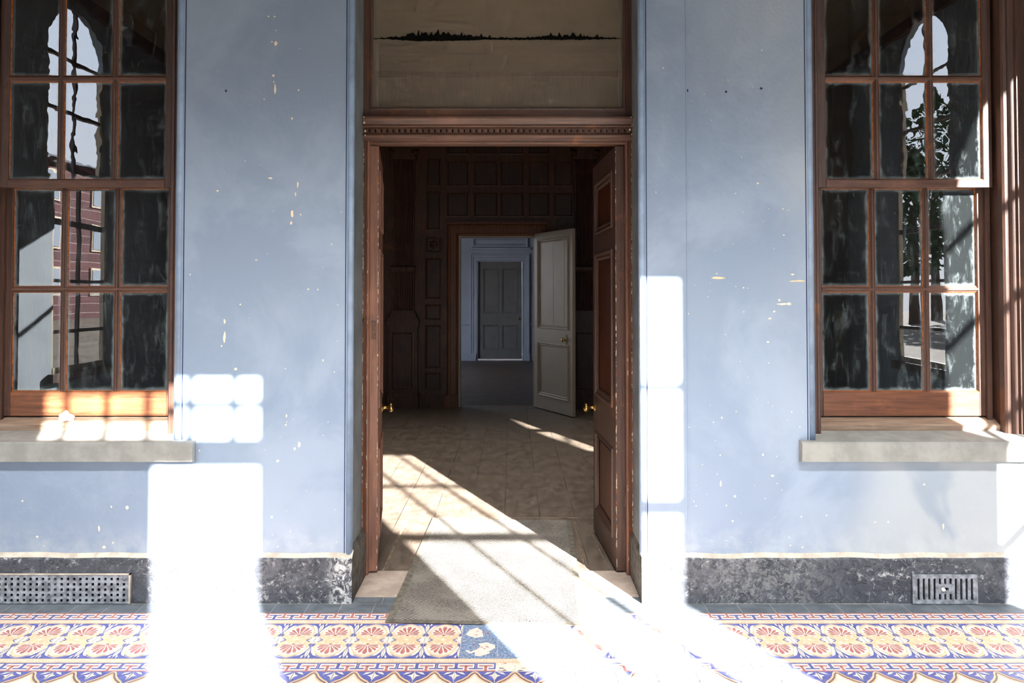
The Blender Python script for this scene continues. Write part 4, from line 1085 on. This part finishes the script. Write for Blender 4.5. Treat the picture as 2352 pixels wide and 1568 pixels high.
def tree(x, y, h, seed, label):
    r = empty('garden_tree', (x, y, -.06), label, 'tree'); rr = random.Random(seed)
    m = MB(); m.lathe([(0, .28), (h * .3, .2), (h * .6, .12), (h * .9, .03)], BARK, (x, y, -.06), (0, 0, 1), n=10); m.build('trunk', r)
    m = MB()
    for k in range(1500):
        a = rr.uniform(0, 2 * PI); t = rr.random(); rad = (h * .26) * math.sin(PI * min(1, .15 + t * .85)) * math.sqrt(rr.random())
        c = Vector((x + rad * math.cos(a), y + rad * math.sin(a), h * (.28 + .72 * t))); s_ = rr.uniform(.12, .3)
        d = Vector((rr.uniform(-1, 1), rr.uniform(-1, 1), rr.uniform(-1, 1))).normalized(); e = d.orthogonal().normalized()
        m.face([c - d * s_, c + e * s_ * .5, c + d * s_, c - e * s_ * .5], LEAF)
    m.build('foliage', r)
tree(21, -31, 9, 1, 'bushy green tree beyond the right porch window, mirrored in the right panes')
tree(25, -36, 13.5, 2, 'taller green tree further off beyond the right porch window')
tree(17.5, -37, 10, 3, 'third green tree, wide crown, at the edge of the yard')

# ================================================================== LIGHT
sd = Vector((-.476, 1.0, -.480)).normalized()
L_ = bpy.data.lights.new('sun', 'SUN'); L_.energy = 35.0; L_.angle = math.radians(.45); L_.color = (1.0, .97, .92)
so = bpy.data.objects.new('sun', L_); col.objects.link(so); so.rotation_euler = sd.to_track_quat('-Z', 'Y').to_euler()
def area(name, loc, target, sx_, sy_, e, c, portal=False, glossy=True):
    a = bpy.data.lights.new(name, 'AREA'); a.shape = 'RECTANGLE'; a.size = sx_; a.size_y = sy_; a.energy = e; a.color = c
    if portal: a.cycles.is_portal = True
    o = bpy.data.objects.new(name, a); col.objects.link(o); o.location = loc
    o.rotation_euler = (Vector(target) - Vector(loc)).to_track_quat('-Z', 'Y').to_euler(); return o
for (x0_, x1_, z0_, z1_) in ((A0, A1, 1.0, AZ), (B0, B1, 0, BZ), (-3.07, -2.70, .9, 3.29)):
    area('sky_portal', ((x0_ + x1_) / 2, YFW - .14, (z0_ + z1_) / 2), ((x0_ + x1_) / 2, 5, (z0_ + z1_) / 2), x1_ - x0_, z1_ - z0_, 1, (1, 1, 1), True)
area('sky_portal', (W_SIDE + .16, -.01, 2.46), (0, -.01, 2.46), .94, 3.45, 1, (1, 1, 1), True)
area('sky_portal', (-W_SIDE - .16, .40, 2.5), (0, .40, 2.5), .94, 3.45, 1, (1, 1, 1), True)
area('low_porch_fill', (0, .45, .30), (0, 3.6, .35), 7.0, .3, 7, (.90, .95, 1.0)).data.spread = math.radians(95)  # added fill light, no fitting here: brightens the lower part of the wall
area('ceiling_fill', (0, .2, 4.95), (0, 3.35, 0.0), 7.5, .3, 37, (1.0, .97, .93)).data.spread = math.radians(42)  # added softbox, no fitting here: brightens tile border and wall base
area('inner_room_fill', (.2, 6.3, 4.35), (.2, 6.3, 0), 6.0, 3.6, 19, (1.0, .93, .84)).data.spread = math.radians(60)  # added fill light, no fitting here: brightens the inner room floor
area('hall_window_light', (-3.19, 13.2, 1.9), (3, 13.6, 1.6), 2.2, 1.8, 15, (.88, .94, 1.0))
area('back_room_light', (0, YH + 1.5, 2.6), (0, YH + .6, 0), 2.0, 1.2, 60, (.9, .96, 1.0))
W_ = bpy.data.worlds.new('World'); sc.world = W_; W_.use_nodes = True
nt = W_.node_tree; bg = nt.nodes['Background']
tc = nt.nodes.new('ShaderNodeTexCoord'); sp = nt.nodes.new('ShaderNodeSeparateXYZ'); nt.links.new(tc.outputs['Generated'], sp.inputs[0])
mr = nt.nodes.new('ShaderNodeMapRange'); mr.inputs['From Min'].default_value = 0; mr.inputs['From Max'].default_value = .7; nt.links.new(sp.outputs['Z'], mr.inputs['Value'])
mx = nt.nodes.new('ShaderNodeMix'); mx.data_type = 'RGBA'; mx.inputs[6].default_value = (.93, .96, 1.0, 1); mx.inputs[7].default_value = (.55, .72, 1.0, 1)
nt.links.new(mr.outputs[0], mx.inputs[0]); nt.links.new(mx.outputs[2], bg.inputs['Color']); bg.inputs['Strength'].default_value = 2.6

# ================================================================== CAMERA
cam = bpy.data.cameras.new('camera'); cam.sensor_width = 36; cam.lens = 36 * FPX / 2352
cam.shift_x = 0.0; cam.shift_y = -(784 - CY) / 2352; cam.clip_start = .05; cam.clip_end = 300
co_ = bpy.data.objects.new('camera', cam); col.objects.link(co_); co_.location = (0, 0, HC); co_.rotation_euler = (PI / 2 + TH, 0, 0)
sc.camera = co_
sc.view_settings.view_transform = 'Standard'; sc.view_settings.look = 'None'; sc.view_settings.exposure = 1.15; sc.view_settings.gamma = 1.0
c = sc.cycles
c.use_adaptive_sampling = True; c.adaptive_threshold = .07; c.adaptive_min_samples = 20; c.use_denoising = True; c.max_bounces = 7; c.diffuse_bounces = 4; c.glossy_bounces = 4; c.transmission_bounces = 4; c.transparent_max_bounces = 12
c.caustics_reflective = False; c.caustics_refractive = False; c.sample_clamp_indirect = 10
